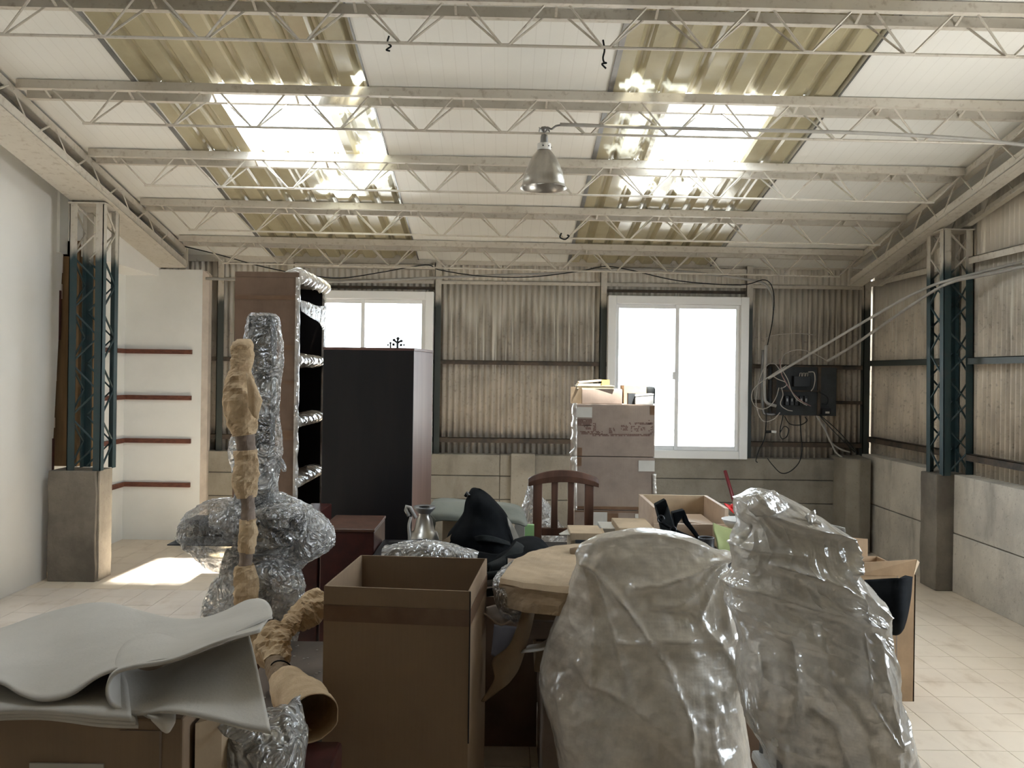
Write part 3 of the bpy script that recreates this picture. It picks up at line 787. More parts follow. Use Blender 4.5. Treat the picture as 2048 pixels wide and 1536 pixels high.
# electric board
eb = root('electric_board', (WZ(1610, 831, 1.2).x, 7.8, 1.27), 'dark open electric board with switches on the back wall right of the window', 'electric board')
def pbox(px0, py0, px1, py1, d0, d1, name, mat, par, **k):
    a, b = W(px0, py0, d0), W(px1, py1, d0)
    return MB().box((a.x, d0, b.z), (b.x, d1, a.z)).build(name, mat, par, **k)
pbox(1540, 733, 1672, 832, 7.80, 7.86, 'back_board', 'elec', eb)
for a in ((1546, 733, 1552, 832), (1637, 733, 1641, 832), (1540, 731, 1674, 735), (1552, 780, 1640, 784)):
    pbox(*a, 7.775, 7.80, 'board_strip', 'rust', eb)
sw = pbox(1588, 752, 1622, 774, 7.74, 7.80, 'switch_block', 'blackplastic', eb, bevel=.004)
for k in range(3):
    q = W(1602 + k * 6, 746, 7.73)
    MB().tube([(q.x - .01, 7.74, q.z - .03), (q.x - .008, 7.73, q.z), (q.x + .008, 7.73, q.z), (q.x + .01, 7.74, q.z - .03)], .003, 5).build('copper_link', 'wirewhite', sw)
for k in range(5):
    x0 = 1571 + k * 9.5
    sb = pbox(x0, 792, x0 + 7.5, 811, 7.75, 7.80, 'breaker', 'blackplastic', eb, bevel=.003)
    pbox(x0 + 2, 797, x0 + 5, 803, 7.742, 7.75, 'lever', 'steelgrey', sb)
mt = pbox(1645, 817, 1662, 829, 7.74, 7.80, 'timer_unit', 'blackplastic', eb, bevel=.003)
pbox(1651, 823, 1659, 827, 7.737, 7.74, 'timer_display', 'label', mt)
WIRES = [
    ('wirewhite', [(1563, 745), (1548, 727), (1530, 735), (1517, 765), (1512, 800), (1516, 825), (1528, 843), (1548, 838), (1560, 825)], 'pink-white wire arching left of the electric board'),
    ('wirewhite', [(1570, 733), (1540, 752), (1510, 775), (1503, 795), (1510, 812), (1525, 818), (1540, 812), (1552, 795), (1558, 775)], 'white wire making the widest loop left of the electric board'),
    ('pink', [(1560, 720), (1562, 745), (1572, 765), (1585, 785), (1600, 800), (1613, 808), (1622, 812)], 'reddish wire falling across the middle of the electric board'),
    ('wirewhite', [(1563, 725), (1562, 735), (1575, 758), (1582, 780), (1592, 797), (1605, 806), (1614, 811)], 'white wire looping down over the breakers'),
    ('wirewhite', [(1562, 722), (1570, 708), (1590, 700), (1610, 701), (1630, 708), (1655, 722)], 'pale wire arching up to the free end of the slanting conduit'),
    ('wirewhite', [(1546, 752), (1555, 758), (1570, 764), (1573, 770), (1567, 775), (1561, 777)], 'short pale wire curl above the breakers'),
    ('wirewhite', [(1563, 776), (1566, 790), (1561, 805), (1564, 813), (1575, 820), (1585, 822)], 'pale kinked wire left of the breakers'),
    ('wirewhite', [(1618, 744), (1628, 745), (1630, 760), (1627, 775), (1622, 782)], 'pale wire beside the upper switch block'),
    ('wirewhite', [(1533, 676), (1545, 671), (1570, 668), (1600, 667), (1628, 670)], 'thin pale wire lying high above the electric board'),
    ('clothdark', [(1640, 785), (1655, 795), (1654, 808), (1643, 808)], 'black wire on the right half of the electric board'),
    ('clothdark', [(1532, 815), (1532, 850), (1528, 880), (1518, 900), (1512, 920), (1515, 925)], 'dark wire hanging straight below the board, left end'),
    ('clothdark', [(1570, 834), (1580, 848), (1600, 850), (1614, 842), (1610, 834)], 'black wire sagging just under the electric board'),
    ('clothdark', [(1600, 834), (1602, 870), (1604, 900), (1598, 925), (1580, 943), (1562, 946), (1545, 930), (1535, 917)], 'black wire hanging in a deep loop onto the low wall'),
    ('clothdark', [(1566, 832), (1562, 850), (1560, 865), (1568, 853), (1577, 858), (1574, 872), (1565, 878), (1560, 870), (1561, 860)], 'small black ring of wire below the electric board'),
    ('conduit', [(1635, 835), (1650, 860), (1662, 885), (1672, 905), (1685, 915)], 'grey cable bundle slanting down to the corner pillar'),
    ('conduit', [(1648, 850), (1655, 870), (1662, 885), (1680, 898), (1700, 905)], 'pale cable slanting down beside the grey cable bundle'),
    ('clothdark', [(1640, 832), (1665, 860), (1690, 885), (1710, 905)], 'straight black cable going down to the corner pillar'),
    ('clothdark', [(1642, 832), (1672, 858), (1700, 888), (1716, 908)], 'second black cable going down to the corner pillar, farther right'),
]
for k, (m, pts, lab) in enumerate(WIRES):
    pipe('loose_wire', [W(pts[0][0], pts[0][1], 7.79)] + P(*pts, d=7.68 - .004 * (k % 5)), .0042 if m != 'conduit' else .008, m, lab, 'wire', 'loose wires around the electric board', n=6)
pc = root('cable_plug', W(1540, 866, 7.66), 'small plug, half black and half white, hanging below the electric board', 'plug')
q = W(1532, 864, 7.66); q2 = W(1542, 863, 7.66); q3 = W(1552, 864, 7.66)
MB().tube([q, q2], .013, 8).build('black_half', 'blackplastic', pc); MB().tube([q2, q3], .012, 8).build('white_half', 'whiteplastic', pc)

# ================================================================== BACK FURNITURE
def frustum(mb, fl_, fr_, br_, bl_, z0, z1):
    return mb.hexa([(*fl_, z0), (*fr_, z0), (*br_, z0), (*bl_, z0)], [(*fl_, z1), (*fr_, z1), (*br_, z1), (*bl_, z1)])
# wrapped bookcase
d1, d2 = 4.95, 5.70
a = W(470, 570, d1); b = W(596, 566, d1)
xa, xb = a.x, b.x; zt = 2.09
bk_ = root('wrapped_bookcase', ((xa + xb) / 2, (d1 + d2) / 2, 0), 'tall bookcase wrapped in brown cardboard and shiny film', 'bookcase')
MB().box((xa, d1, .0), (xb, d1 + .02, zt)).build('side_panel', 'cardmauve', bk_, bevel=.003)
MB().box((xa, d2 - .02, .0), (xb, d2, zt)).build('side_panel', 'wooddark', bk_)
MB().box((xa, d1 + .02, .0), (xa + .015, d2 - .02, zt)).build('back_panel', 'maroon', bk_)
MB().box((xa, d1, zt), (xb, d2, zt + .03)).build('top_board', 'cardmauve', bk_)
for (x0, y0, x1, y1) in ((470, 590, 596, 600), (540, 690, 597, 700), (470, 760, 597, 768), (540, 860, 597, 880)):
    a_, b_ = W(x0, y0, d1 - .002), W(x1, y1, d1 - .002)
    MB().box((a_.x, d1 - .003, b_.z), (min(b_.x, xb), d1, a_.z)).build('tape_strip', 'tape', bk_)
for k, py in enumerate((720, 845, 968)):
    z = W(600, py, d1).z
    MB().box((xa + .02, d1 + .02, z - .012), (xb - .01, d2 - .02, z + .012)).build('shelf', 'wood', bk_)
    rings = []
    for i in range(40):
        t = i / 39; y = d1 + .02 + t * (d2 - d1 - .04)
        bul = .036 + .008 * math.sin(t * 38) + .01 * noise.noise(Vector((t * 9, k, 0)))
        rings.append([(xb - .05 + .075 * math.cos(aa), y, z + bul * math.sin(aa)) for aa in [2 * PI * j / 12 for j in range(12)]])
    MB().loft(rings).build('shelf_wrap', 'film2', bk_, smooth=True)
rings = []
for i in range(50):
    t = i / 49; y = d1 + .03 + t * (d2 - d1 - .03)
    bul = .05 + .01 * math.sin(t * 44) + .015 * noise.noise(Vector((t * 9, 7, 0)))
    rings.append([(xb - .02 + (.06 if math.cos(aa) > 0 else .24) * math.cos(aa), y, zt + .012 + bul * (.9 if math.cos(aa) > 0 else .3) * math.sin(aa)) for aa in [2 * PI * j / 16 for j in range(16)]])
MB().loft(rings).build('top_wrap', 'film2', bk_, smooth=True)
net = [P((600, 600, 4.97), (618, 605, 5.2), (635, 612, 5.4), (652, 612, 5.6)), P((602, 612, 4.97), (620, 622, 5.2), (636, 632, 5.4), (651, 650, 5.6)), P((603, 622, 4.97), (620, 634, 5.2), (638, 645, 5.45), (646, 660, 5.6))]
MB().grid(surf(net, 6)).build('hanging_film', 'filmgrey', bk_, smooth=True, thick=.003)
mb = MB(); pts = []
for i in range(90):
    z = .1 + (zt - .1) * i / 89; w = .010 + .006 * noise.noise(Vector((z * 14, 2, 1)))
    pts.append([(xb - .012, d1 - .006, z), (xb + w, d1 - .008, z), (xb + w, d1 + .02, z), (xb + .001, d1 + .03, z)])
MB().loft(pts, False, False).build('edge_film', 'film2', bk_, smooth=True)
mb = MB(); pts = [[(p[0], p[1] + d2 - d1 - .02, p[2]) for p in r_] for r_ in pts]
MB().loft(pts, False, False).build('edge_film', 'film2', bk_, smooth=True)

# dark cabinet
A = W(647, 690, 5.02); B = W(828, 696, 4.95); Cc = W(866, 701, 5.45)
zc = B.z; Fl, Fr, Br = (A.x, 5.02), (B.x, 4.95), (Cc.x, 5.45); Bl = (A.x + Cc.x - B.x, 5.52)
cb = root('tall_cabinet', ((A.x + Cc.x) / 2, 5.2, 0), 'tall near-black cabinet with a lighter reddish side, in front of the left window', 'cabinet')
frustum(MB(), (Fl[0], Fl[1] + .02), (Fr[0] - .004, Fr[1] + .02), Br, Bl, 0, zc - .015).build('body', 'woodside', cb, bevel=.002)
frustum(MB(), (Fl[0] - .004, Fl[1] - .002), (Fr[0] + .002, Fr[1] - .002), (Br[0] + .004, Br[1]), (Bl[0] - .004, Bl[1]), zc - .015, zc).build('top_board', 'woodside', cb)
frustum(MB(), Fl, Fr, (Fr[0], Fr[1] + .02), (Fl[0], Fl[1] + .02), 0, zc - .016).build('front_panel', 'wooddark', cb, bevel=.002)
# small cactus ornament on it
zz = zc
co = root('cactus_ornament', (W(793, 693, 5.2).x, 5.2, zz), 'tiny dark cactus shaped ornament standing on the tall cabinet', 'ornament')
def q_(px, py): v = W(px, py, 5.2); return (v.x, 5.2, v.z)
mb = MB()
zb0 = zz
mb.tube([(q_(795, 692)[0], 5.2, zb0), q_(795, 684)], .007, 8)
for pts in ([(795, 686), (790, 682), (789, 680)], [(795, 686), (800, 683), (802, 681)], [(795, 684), (796, 678)]):
    mb.tube([q_(*p) for p in pts], .006, 8)
for px, py, r in ((788, 680, .010), (796, 677, .011), (803, 682, .009), (781, 686, .008), (787, 689, .010), (802, 690, .009), (808, 690, .007), (776, 690, .007)):
    x, _, z = q_(px, py); z = max(z, zb0 + r * .8)
    mb.lathe([(0, r), (r * .7, r * .7), (r, 0), (r * .7, -r * .7), (0, -r)], (x, 5.2, z), 10)
mb.tube([(q_(781, 690)[0], 5.2, zb0), q_(781, 686)], .005, 6)
mb.box((q_(775, 690)[0], 5.18, zb0), (q_(810, 690)[0], 5.22, zb0 + .006))
mb.build('cactus_figure', 'blackplastic', co, smooth=True)

# tall stacked cartons
d0 = 5.6
def carton(name, x0, y0, x1, y1, d, dep, mat, label, zbase=None, ztop=None, yaw=0, group=None, tapes=(), labels=()):
    a, b = W(x0, y0, d), W(x1, y1, d); z0 = b.z if zbase is None else zbase; z1 = a.z if ztop is None else ztop
    r = root(name, ((a.x + b.x) / 2, d + dep / 2, z0), label, 'box', group)
    MB().box((a.x, d, z0), (b.x, d + dep, z1)).build('carton', mat, r, bevel=.004)
    def strip(q, nm, mt, off=.0015):
        p0, p1 = W(q[0], q[1], d), W(q[2], q[3], d)
        MB().box((max(a.x, p0.x), d - off, max(z0, p1.z)), (min(b.x, p1.x), d + .001, min(z1, p0.z))).build(nm, mt, r)
    for q in tapes: strip(q, 'tape_strip', 'tape')
    for q in labels: strip(q, 'paper_label', 'label', .003)
    return r
zmid = W(1230, 913, d0).z; zlow = W(1230, 1020, d0).z
c1 = carton('cardboard_box', 1153, 808, 1309, 912, d0, .45, 'cardg', 'upper tall carton of the stack by the right window, with paper label', ztop=1.352,
            tapes=[(1153, 895, 1164, 912), (1300, 812, 1309, 830)], labels=[(1153, 814, 1184, 835)], zbase=zmid)
# worn brown print on the face
mb = MB(); RR = random.Random(5)
for (ya, yb, x0, x1, dn) in ((845, 849, 1258, 1302, .8), (852, 862, 1262, 1290, .6), (838, 850, 1156, 1184, .95), (850, 858, 1168, 1182, .5), (862, 868, 1160, 1205, .7), (868, 872, 1185, 1300, .7), (846, 862, 1186, 1192, .7), (851, 866, 1218, 1230, .5), (850, 860, 1242, 1256, .6), (840, 872, 1297, 1306, .5)):
    y = ya
    while y < yb:
        x = x0
        while x < x1:
            w = RR.uniform(1.5, 4)
            if RR.random() < dn:
                p0, p1 = W(x, y, d0), W(min(x + w, x1), y + 2.0, d0); mb.box((p0.x, d0 - .0008, p1.z), (p1.x, d0 + .001, p0.z))
            x += w + .5
        y += 2.3
mb.build('worn_print', pm('brown_print', (.15, .085, .065), rough=.7), c1, kind='stuff')
c2 = carton('cardboard_box', 1151, 914, 1308, 1020, d0, .46, 'cardg', 'middle tall carton of the stack by the right window, above the taped seam', ztop=zmid - .004, zbase=zlow,
            tapes=[(1153, 914, 1163, 932), (1150, 1012, 1308, 1020)], labels=[(1277, 921, 1309, 943)])
c3 = carton('cardboard_box', 1149, 1021, 1308, 1250, d0, .47, 'cardg', 'lowest tall carton of the stack by the right window, standing on the floor', ztop=zlow - .004, zbase=0,
            tapes=[(1150, 1021, 1308, 1026), (1214, 1026, 1236, 1060)], labels=[(1270, 1028, 1306, 1050), (1185, 1024, 1214, 1056)])
for k, (r_, ya, yb) in enumerate(((c1, 806, 912), (c2, 912, 1020))):
    rows = []
    for i in range(20):
        py = ya + (yb - ya) * i / 19
        w = 5 + 5 * noise.noise(Vector((py * .07, k, 3)))
        a_, b_ = W(1154, py, d0 - .004), W(1152 - w * 1.6, py, d0 + .02)
        rows.append([a_, (a_ + b_) / 2 + Vector((0, -.012, 0)), b_])
    MB().grid(rows).build('edge_film', 'film2', r_, smooth=True, thick=.003)
    a_ = r_
rows = []
for i in range(12):
    py = 948 + 40 * i / 11; w = 3 + 5 * abs(noise.noise(Vector((py * .11, 9, 3))))
    rows.append([W(1305, py, d0 - .004), W(1309 + w, py, d0 - .01)])
MB().grid(rows).build('edge_film', 'film2', c2, smooth=True, thick=.003)
# things on top of the stack
zs = 1.352
p0 = W(1164, 775, 5.65); p1 = W(1246, 775, 5.65)
bx = root('shoe_box', ((p0.x + p1.x) / 2, 5.8, zs), 'worn brown box with a pale left side, on the carton stack', 'box')
ph = .10
frustum(MB(), (p0.x, 5.65), (p1.x, 5.68), (p1.x + .02, 5.92), (p0.x - .02, 5.9), zs, zs + ph).build('carton', 'cardg', bx, bevel=.004)
q0 = W(1142, 775, 5.68)
frustum(MB(), (q0.x, 5.70), (p0.x - .002, 5.645), (p0.x - .002, 5.652), (q0.x, 5.707), zs + .002, zs + ph + .012).build('end_flap', 'cardl', bx)
p0b = W(1154, 768, 5.66); p1b = W(1229, 768, 5.66)
zz = zs + ph
bo = root('book', ((p0b.x + p1b.x) / 2, 5.75, zz), 'thick grey-green book lying on the worn brown box', 'book')
MB().box((p0b.x, 5.66, zz + .001), (p1b.x, 5.83, zz + .005)).build('cover', 'book', bo)
MB().box((p0b.x + .004, 5.665, zz + .005), (p1b.x - .004, 5.83, zz + .019)).build('pages', 'book', bo)
MB().box((p0b.x, 5.66, zz + .019), (p1b.x, 5.83, zz + .023)).build('cover', 'book', bo)
zz += .023
for k, (xa_, xb_, h, t, m, lab) in enumerate(((1156, 1212, .012, -.02, 'book', 'thin dull booklet on the thick grey-green book'), (1158, 1204, .012, .10, 'cardl', 'beige folder tilted on top of the books'))):
    a_, b_ = W(xa_, 760, 5.68), W(xb_, 760, 5.68)
    mb = MB(); dz = t * (b_.x - a_.x)
    mb.hexa([(a_.x, 5.68, zz + .001), (b_.x, 5.68, zz + .001 + max(0, dz)), (b_.x, 5.8, zz + .001 + max(0, dz)), (a_.x, 5.8, zz + .001)], [(a_.x, 5.68, zz + h), (b_.x, 5.68, zz + h + max(0, dz)), (b_.x, 5.8, zz + h + max(0, dz)), (a_.x, 5.8, zz + h)])
    solo(mb, 'booklet' if k == 0 else 'folder', m, lab, 'book'); zz += h + .001
a_, b_ = W(1204, 757, 5.67), W(1219, 767, 5.67)
solo(MB().box((a_.x, 5.67, zs + ph + .024), (b_.x, 5.69, zs + ph + .062)), 'yellow_card', 'yellow', 'small yellow card packet on the right end of the books', 'card')
a_, b_ = W(1246, 770, 5.85), W(1290, 805, 5.85)
solo(frustum(MB(), (a_.x, 5.80), (b_.x, 5.80), (b_.x + .01, 6.0), (a_.x, 6.0), zs, zs + .125), 'pink_box', 'cardo', 'pinkish orange open box at the back of the carton stack top', 'box')
a_, b_ = W(1256, 785, 5.7), W(1270, 805, 5.7)
solo(MB().box((a_.x, 5.68, zs), (b_.x, 5.74, zs + .075)), 'dark_case', 'elec', 'small dark blue case between brown box and white box', 'case')
a_, b_ = W(1270, 782, 5.68), W(1306, 805, 5.68)
wbx = root('white_box', ((a_.x + b_.x) / 2, 5.72, zs), 'small white box with sloping lid on the carton stack corner', 'box')
MB().hexa([(a_.x, 5.66, zs), (b_.x, 5.66, zs), (b_.x, 5.78, zs), (a_.x, 5.78, zs)], [(a_.x, 5.66, zs + .055), (b_.x, 5.66, zs + .068), (b_.x, 5.78, zs + .068), (a_.x, 5.78, zs + .055)]).build('box_body', 'whiteplastic', wbx, bevel=.003)
MB().hexa([(a_.x - .003, 5.657, zs + .0555), (b_.x + .003, 5.657, zs + .0685), (b_.x + .003, 5.782, zs + .0685), (a_.x - .003, 5.782, zs + .0555)], [(a_.x, 5.66, zs + .064), (b_.x, 5.66, zs + .074), (b_.x, 5.78, zs + .074), (a_.x, 5.78, zs + .064)]).build('lid', 'whiteplastic', wbx)
x_ = W(1299, 775, 5.86)
mb = MB().lathe([(0, 0), (.04, 0), (.042, .1), (.036, .115), (0, .12)], (x_.x, 5.87, zs), 20)
solo(mb, 'dark_jar', 'clothdark', 'dark round-topped jar behind the small white box', 'jar', smooth=True)

# wooden chair
dc = 5.0
wc = root('wooden_chair', (W(1126, 1000, dc).x, 4.82, 0), 'brown wooden dining chair with four back slats behind the pile', 'chair')
def cx(px, d=dc): return W(px, 1000, d).x
zr0 = W(1126, 970, dc).z
top = []; N = 24
for i in range(N + 1):
    t = i / N; x = cx(1056) + (cx(1197) - cx(1056)) * t; arch = 1 - (2 * t - 1) ** 2
    zb_ = W(0, 968, dc).z - .014 * 0 + .026 * arch; zb_ = CAMZ - (968 - 746 + 2) * dc / FPX - .005 + .030 * arch
    zt_ = zb_ + .045 + .026 * arch ** .6
    y0 = dc - .018 * arch
    top.append([(x, y0 - .016, zb_), (x, y0 - .022, (zb_ + zt_) / 2), (x, y0 - .012, zt_), (x, y0 + .012, zt_), (x, y0 + .02, (zb_ + zt_) / 2), (x, y0 + .016, zb_)])
MB().loft(top).build('top_rail', 'wood', wc, smooth=False, bevel=.003)
z_low = W(0, 1055, dc).z; zlr = CAMZ - (1052 - 744) * dc / FPX; zlr0 = zlr - .045
ztp = CAMZ - (962 - 744) * dc / FPX
for a_, b_, dn in ((1066, 1084, 0), (1102, 1116, zlr - .004), (1135, 1148, zlr - .004), (1169, 1187, 0)):
    x0, x1 = cx(a_), cx(b_); post = dn == 0
    rings = []
    for k in range(8):
        t = k / 7; z = dn + (ztp - dn + .012) * t; w = (x1 - x0) / 2 * (1.0 if post else .88 + .12 * abs(2 * t - 1)); xm = (x0 + x1) / 2
        yy = dc + (0.0 if not post else .05 * max(0, 1 - t * 2))
        rings.append([(xm - w, yy - .014, z), (xm + w, yy - .014, z), (xm + w, yy + .014, z), (xm - w, yy + .014, z)])
    MB().loft(rings).build('leg' if post else 'slat', 'wood', wc, bevel=.004)
MB().box((cx(1084), dc - .014, zlr0), (cx(1169), dc + .014, zlr)).build('lower_rail', 'wood', wc, bevel=.004)
zst = .50
ring = lambda z, k: [(cx(1066) - .01 + k, dc - .40 + k, z), (cx(1187) + .01 - k, dc - .40 + k, z), (cx(1187) - .005 - k, dc + .02 - k, z), (cx(1066) + .005 + k, dc + .02 - k, z)]
MB().loft([ring(zst - .05, .012), ring(zst - .01, 0), ring(zst + .012, .004), ring(zst + .03, .03)]).build('seat', 'maroon', wc, bevel=.01)
for x in (cx(1066) + .02, cx(1187) - .02):
    MB().box((x - .02, dc - .38, 0), (x + .02, dc - .34, zst - .05)).build('leg', 'wood', wc, bevel=.004)
# red stick with ribbon, leaning on the box behind
rs = root('red_stick', W(1478, 1040, 5.1), 'dark red round stick leaning up behind the right wrapped stack', 'stick')
q0 = W(1450, 942, 5.3); q1 = W(1479, 1040, 5.1); q2 = q1 + (q1 - q0) * 1.75
MB().tube([q0, q1, (q1 + (q1 - q0) * ((q1.z) / (q0.z - q1.z)))], .011, 12).build('rod', 'redpipe', rs, smooth=True)
q = W(1468, 1012, 5.14)
mb = MB(); mb.grid(surf([P((1448, 1006, 5.1), (1458, 1010, 5.11), (1468, 1016, 5.12), (1482, 1022, 5.1)), P((1450, 1010, 5.1), (1460, 1020, 5.10), (1470, 1028, 5.12), (1478, 1026, 5.1))], 5))
mb.tube([W(1462, 1012, 5.12), W(1476, 1020, 5.13)], .014, 8)
mb.build('ribbon', 'redtape', rs, smooth=True, thick=.004)

# ================================================================== PILE IN THE MIDDLE
dt = root('dark_table', (.45, 4.1, 0), 'low near-black table carrying the clutter of the middle pile', 'table')
ZT = .66
MB().box((-.62, 3.72, ZT - .035), (1.32, 4.50, ZT)).build('tabletop', 'wooddark', dt, bevel=.004)
MB().box((-.60, 3.75, .10), (1.30, 3.77, ZT - .036)).build('front_panel', 'wooddark', dt)
for x in (-.58, 1.24):
    for y in (3.8, 4.42):
        MB().box((x, y, 0), (x + .05, y + .05, ZT - .036)).build('leg', 'wooddark', dt)
def lumpy(mb_pts, name, mat, label, cat, thick=.006, group=None, n=6, jit=.006, js=14):
    g_ = surf(mb_pts, n)
    for r_ in g_:
        for k, p in enumerate(r_): r_[k] = p + Vector((0, -1, .4)) * jit * noise.noise(Vector(p) * js)
    return solo(MB().grid(g_), name, mat, label, cat, group, smooth=True, thick=thick)
# grey-green foam sheet draped over a frame
net = [P((868, 1000, 4.35), (890, 997, 4.4), (935, 1000, 4.42), (990, 1004, 4.42), (1030, 1010, 4.42), (1045, 1018, 4.4)),
       P((862, 1008, 4.2), (885, 1006, 4.22), (935, 1008, 4.25), (995, 1012, 4.25), (1035, 1020, 4.25), (1050, 1032, 4.22)),
       P((853, 1024, 4.12), (880, 1026, 4.12), (935, 1030, 4.14), (995, 1034, 4.14), (1036, 1038, 4.14), (1055, 1048, 4.12)),
       P((862, 1048, 4.1), (884, 1042, 4.1), (935, 1042, 4.12), (995, 1044, 4.12), (1034, 1048, 4.12), (1050, 1052, 4.1))]
lumpy(net, 'foam_sheet', 'tarp', 'grey-green foam sheet draped behind the black bag', 'foam sheet', .005, jit=.012, js=9)
lumpy([P((850, 1022, 4.09), (862, 1030, 4.08), (872, 1040, 4.08)), P((858, 1040, 4.09), (866, 1052, 4.08), (868, 1066, 4.08)), P((862, 1058, 4.09), (864, 1068, 4.08), (858, 1074, 4.08))], 'foam_scrap', 'tarp', 'ragged green-grey foam corner hanging beside the lamp shade', 'foam scrap', .008)
for nm, q, lab in (('pale_board', (885, 1041, 915, 1098), 'cream board standing left behind the black bag'), ('grey_crate_side', (1030, 1046, 1049, 1098), 'lilac grey board edge right of the black bag')):
    a_, b_ = W(q[0], q[1], 4.2), W(q[2], q[3], 4.2)
    solo(MB().box((a_.x, 4.2, ZT), (b_.x, 4.24, a_.z)), nm, 'cardl' if 'pale' in nm else 'label', lab, 'board', bevel=.002)
a_, b_ = W(1048, 1050, 4.3), W(1060, 1090, 4.3)
solo(MB().box((a_.x, 4.30, ZT), (b_.x + .02, 4.33, a_.z)), 'lime_folder', 'lime', 'thin lime green folder peeking out right of the black bag', 'folder')
# black fabric bag
net = [P((935, 990, 4.02), (943, 979, 4.03), (955, 976, 4.04), (966, 980, 4.03), (980, 994, 4.02)),
       P((930, 1005, 3.98), (942, 1000, 3.94), (958, 998, 3.92), (980, 1005, 3.94), (1003, 1020, 4.0)),
       P((925, 1030, 3.97), (940, 1030, 3.9), (960, 1030, 3.88), (990, 1030, 3.9), (1015, 1038, 3.99)),
       P((908, 1055, 3.97), (930, 1058, 3.86), (960, 1060, 3.84), (995, 1060, 3.88), (1024, 1062, 3.99)),
       P((893, 1078, 3.96), (925, 1085, 3.84), (960, 1090, 3.82), (1000, 1090, 3.86), (1032, 1086, 3.98)),
       P((905, 1100, 3.96), (930, 1112, 3.84), (965, 1118, 3.82), (1005, 1112, 3.86), (1035, 1100, 3.98))]
g_ = surf(net, 6)
bb = root('black_bag', (W(960, 1100, 4).x, 3.95, ZT), 'big black fabric bag standing open in a point, middle pile', 'bag')
rows = [[p + Vector((0, -.012 * fb(p, 9), 0)) for p in r_] for r_ in g_]
back = [[Vector((p.x, 4.05 + .03 * math.sin(j * .3), p.z)) for j, p in enumerate(r_)] for r_ in g_]
ringset = [rows[i] + list(reversed(back[i])) for i in range(len(rows))]
MB().loft(ringset).build('bag_body', 'clothblack', bb, smooth=True)
MB().grid(surf([P((935, 1035, 3.955), (918, 1055, 3.95), (895, 1075, 3.94), (880, 1083, 3.94)), P((936, 1042, 3.95), (922, 1062, 3.945), (903, 1080, 3.935), (897, 1087, 3.935))], 5)).build('cream_edge', 'cardl', bb, thick=.008)
MB().grid(surf([P((1014, 1034, 3.96), (1024, 1048, 3.96), (1034, 1066, 3.95), (1042, 1086, 3.94)), P((1017, 1050, 3.955), (1022, 1062, 3.955), (1026, 1076, 3.945), (1030, 1090, 3.94))], 5)).build('cream_edge', 'label', bb, thick=.008)
MB().tube(P((931, 992, 3.99), (934, 986, 3.98), (938, 992, 3.97)), .008, 6).build('buckle', 'blackplastic', bb)
MB().grid(surf([P((946, 1074, 3.83), (965, 1070, 3.81), (990, 1074, 3.83), (1018, 1084, 3.88)), P((952, 1082, 3.82), (970, 1082, 3.80), (995, 1086, 3.82), (1022, 1092, 3.87))], 5)).build('grey_patch', 'clothdark', bb, smooth=True, thick=.006)
# dark cloth lying to its right
net = [P((1030, 1085, 3.75), (1052, 1079, 3.78), (1075, 1082, 3.8), (1092, 1098, 3.8)), P((1020, 1100, 3.6), (1045, 1098, 3.6), (1072, 1100, 3.6), (1090, 1104, 3.62)), P((995, 1120, 3.5), (1030, 1118, 3.48), (1060, 1114, 3.5), (1078, 1112, 3.52)), P((975, 1140, 3.45), (1000, 1142, 3.42), (1020, 1136, 3.42), (1040, 1128, 3.45))]
lumpy(net, 'dark_jacket', 'clothblack', 'black jacket slumped right of the pointed bag', 'clothing', .03, jit=.03, js=9)
lumpy([P((975, 1130, 3.40), (1000, 1118, 3.45), (1020, 1100, 3.5), (1032, 1085, 3.6)), P((980, 1136, 3.38), (1006, 1128, 3.42), (1030, 1110, 3.48), (1042, 1090, 3.58)), P((978, 1150, 3.38), (1008, 1142, 3.40), (1035, 1122, 3.45), (1050, 1100, 3.56))], 'grey_sleeve', 'clothdark', 'dark grey strap of cloth running up to the pointed black bag', 'clothing', .015, jit=.012)
lumpy([P((900, 1100, 3.74), (940, 1104, 3.72), (980, 1110, 3.72), (1010, 1112, 3.72)), P((900, 1120, 3.7), (940, 1124, 3.68), (980, 1130, 3.66), (1012, 1132, 3.66)), P((905, 1150, 3.68), (940, 1154, 3.66), (985, 1160, 3.64), (1014, 1160, 3.64))], 'black_cover', 'clothblack', 'black cloth hanging over the table edge below the pointed bag', 'cloth', .02, jit=.02)
# grey rods between box and package
for k, (y0, m, lab) in enumerate(((1150, 'clothdark', 'uppermost of three dark rods left of the wrapped package'), (1163, 'steelgrey', 'middle of three dark rods left of the wrapped package'), (1183, 'clothdark', 'lowest of three dark rods left of the wrapped package'))):
    pipe('grey_rod', P((960, y0 + 4, 3.15), (1000, y0 - 1, 3.2), (1040, y0 - 4, 3.3)), .016, m, lab, 'rod', sm=0)
# spare lamp shade
c0 = W(848, 1085, 3.95); s_ = root('spare_lamp_shade', (c0.x, 3.95, ZT), 'loose aluminium bell lamp shade standing on the pile, socket up', 'lamp shade')
o = (c0.x, 3.95, c0.z)
f = 3.95 / FPX
pr = [(.0, 84 * f), (12 * f, 84 * f), (24 * f, 84 * f + .004), (25 * f, 82 * f), (14 * f, 72 * f), (13 * f, 66 * f), (17 * f, 60 * f), (23 * f, 36 * f), (29 * f, 34 * f), (35 * f, 8 * f), (38 * f, -2 * f)]
MB().lathe([(r * .92, z - .03) for r, z in pr[4:]], o, 32).build('shade', 'alu', s_, smooth=True)
MB().lathe([(r * .9, z - .03) for r, z in pr[1:6]], o, 28).build('socket_dish', 'steelgrey', s_, smooth=True)
MB().lathe([(33 * f, -.028), (38 * f, -.032), (40 * f, ZT - o[2]), (38 * f, ZT - o[2])], o, 28).build('skirt', 'alu', s_, smooth=True)
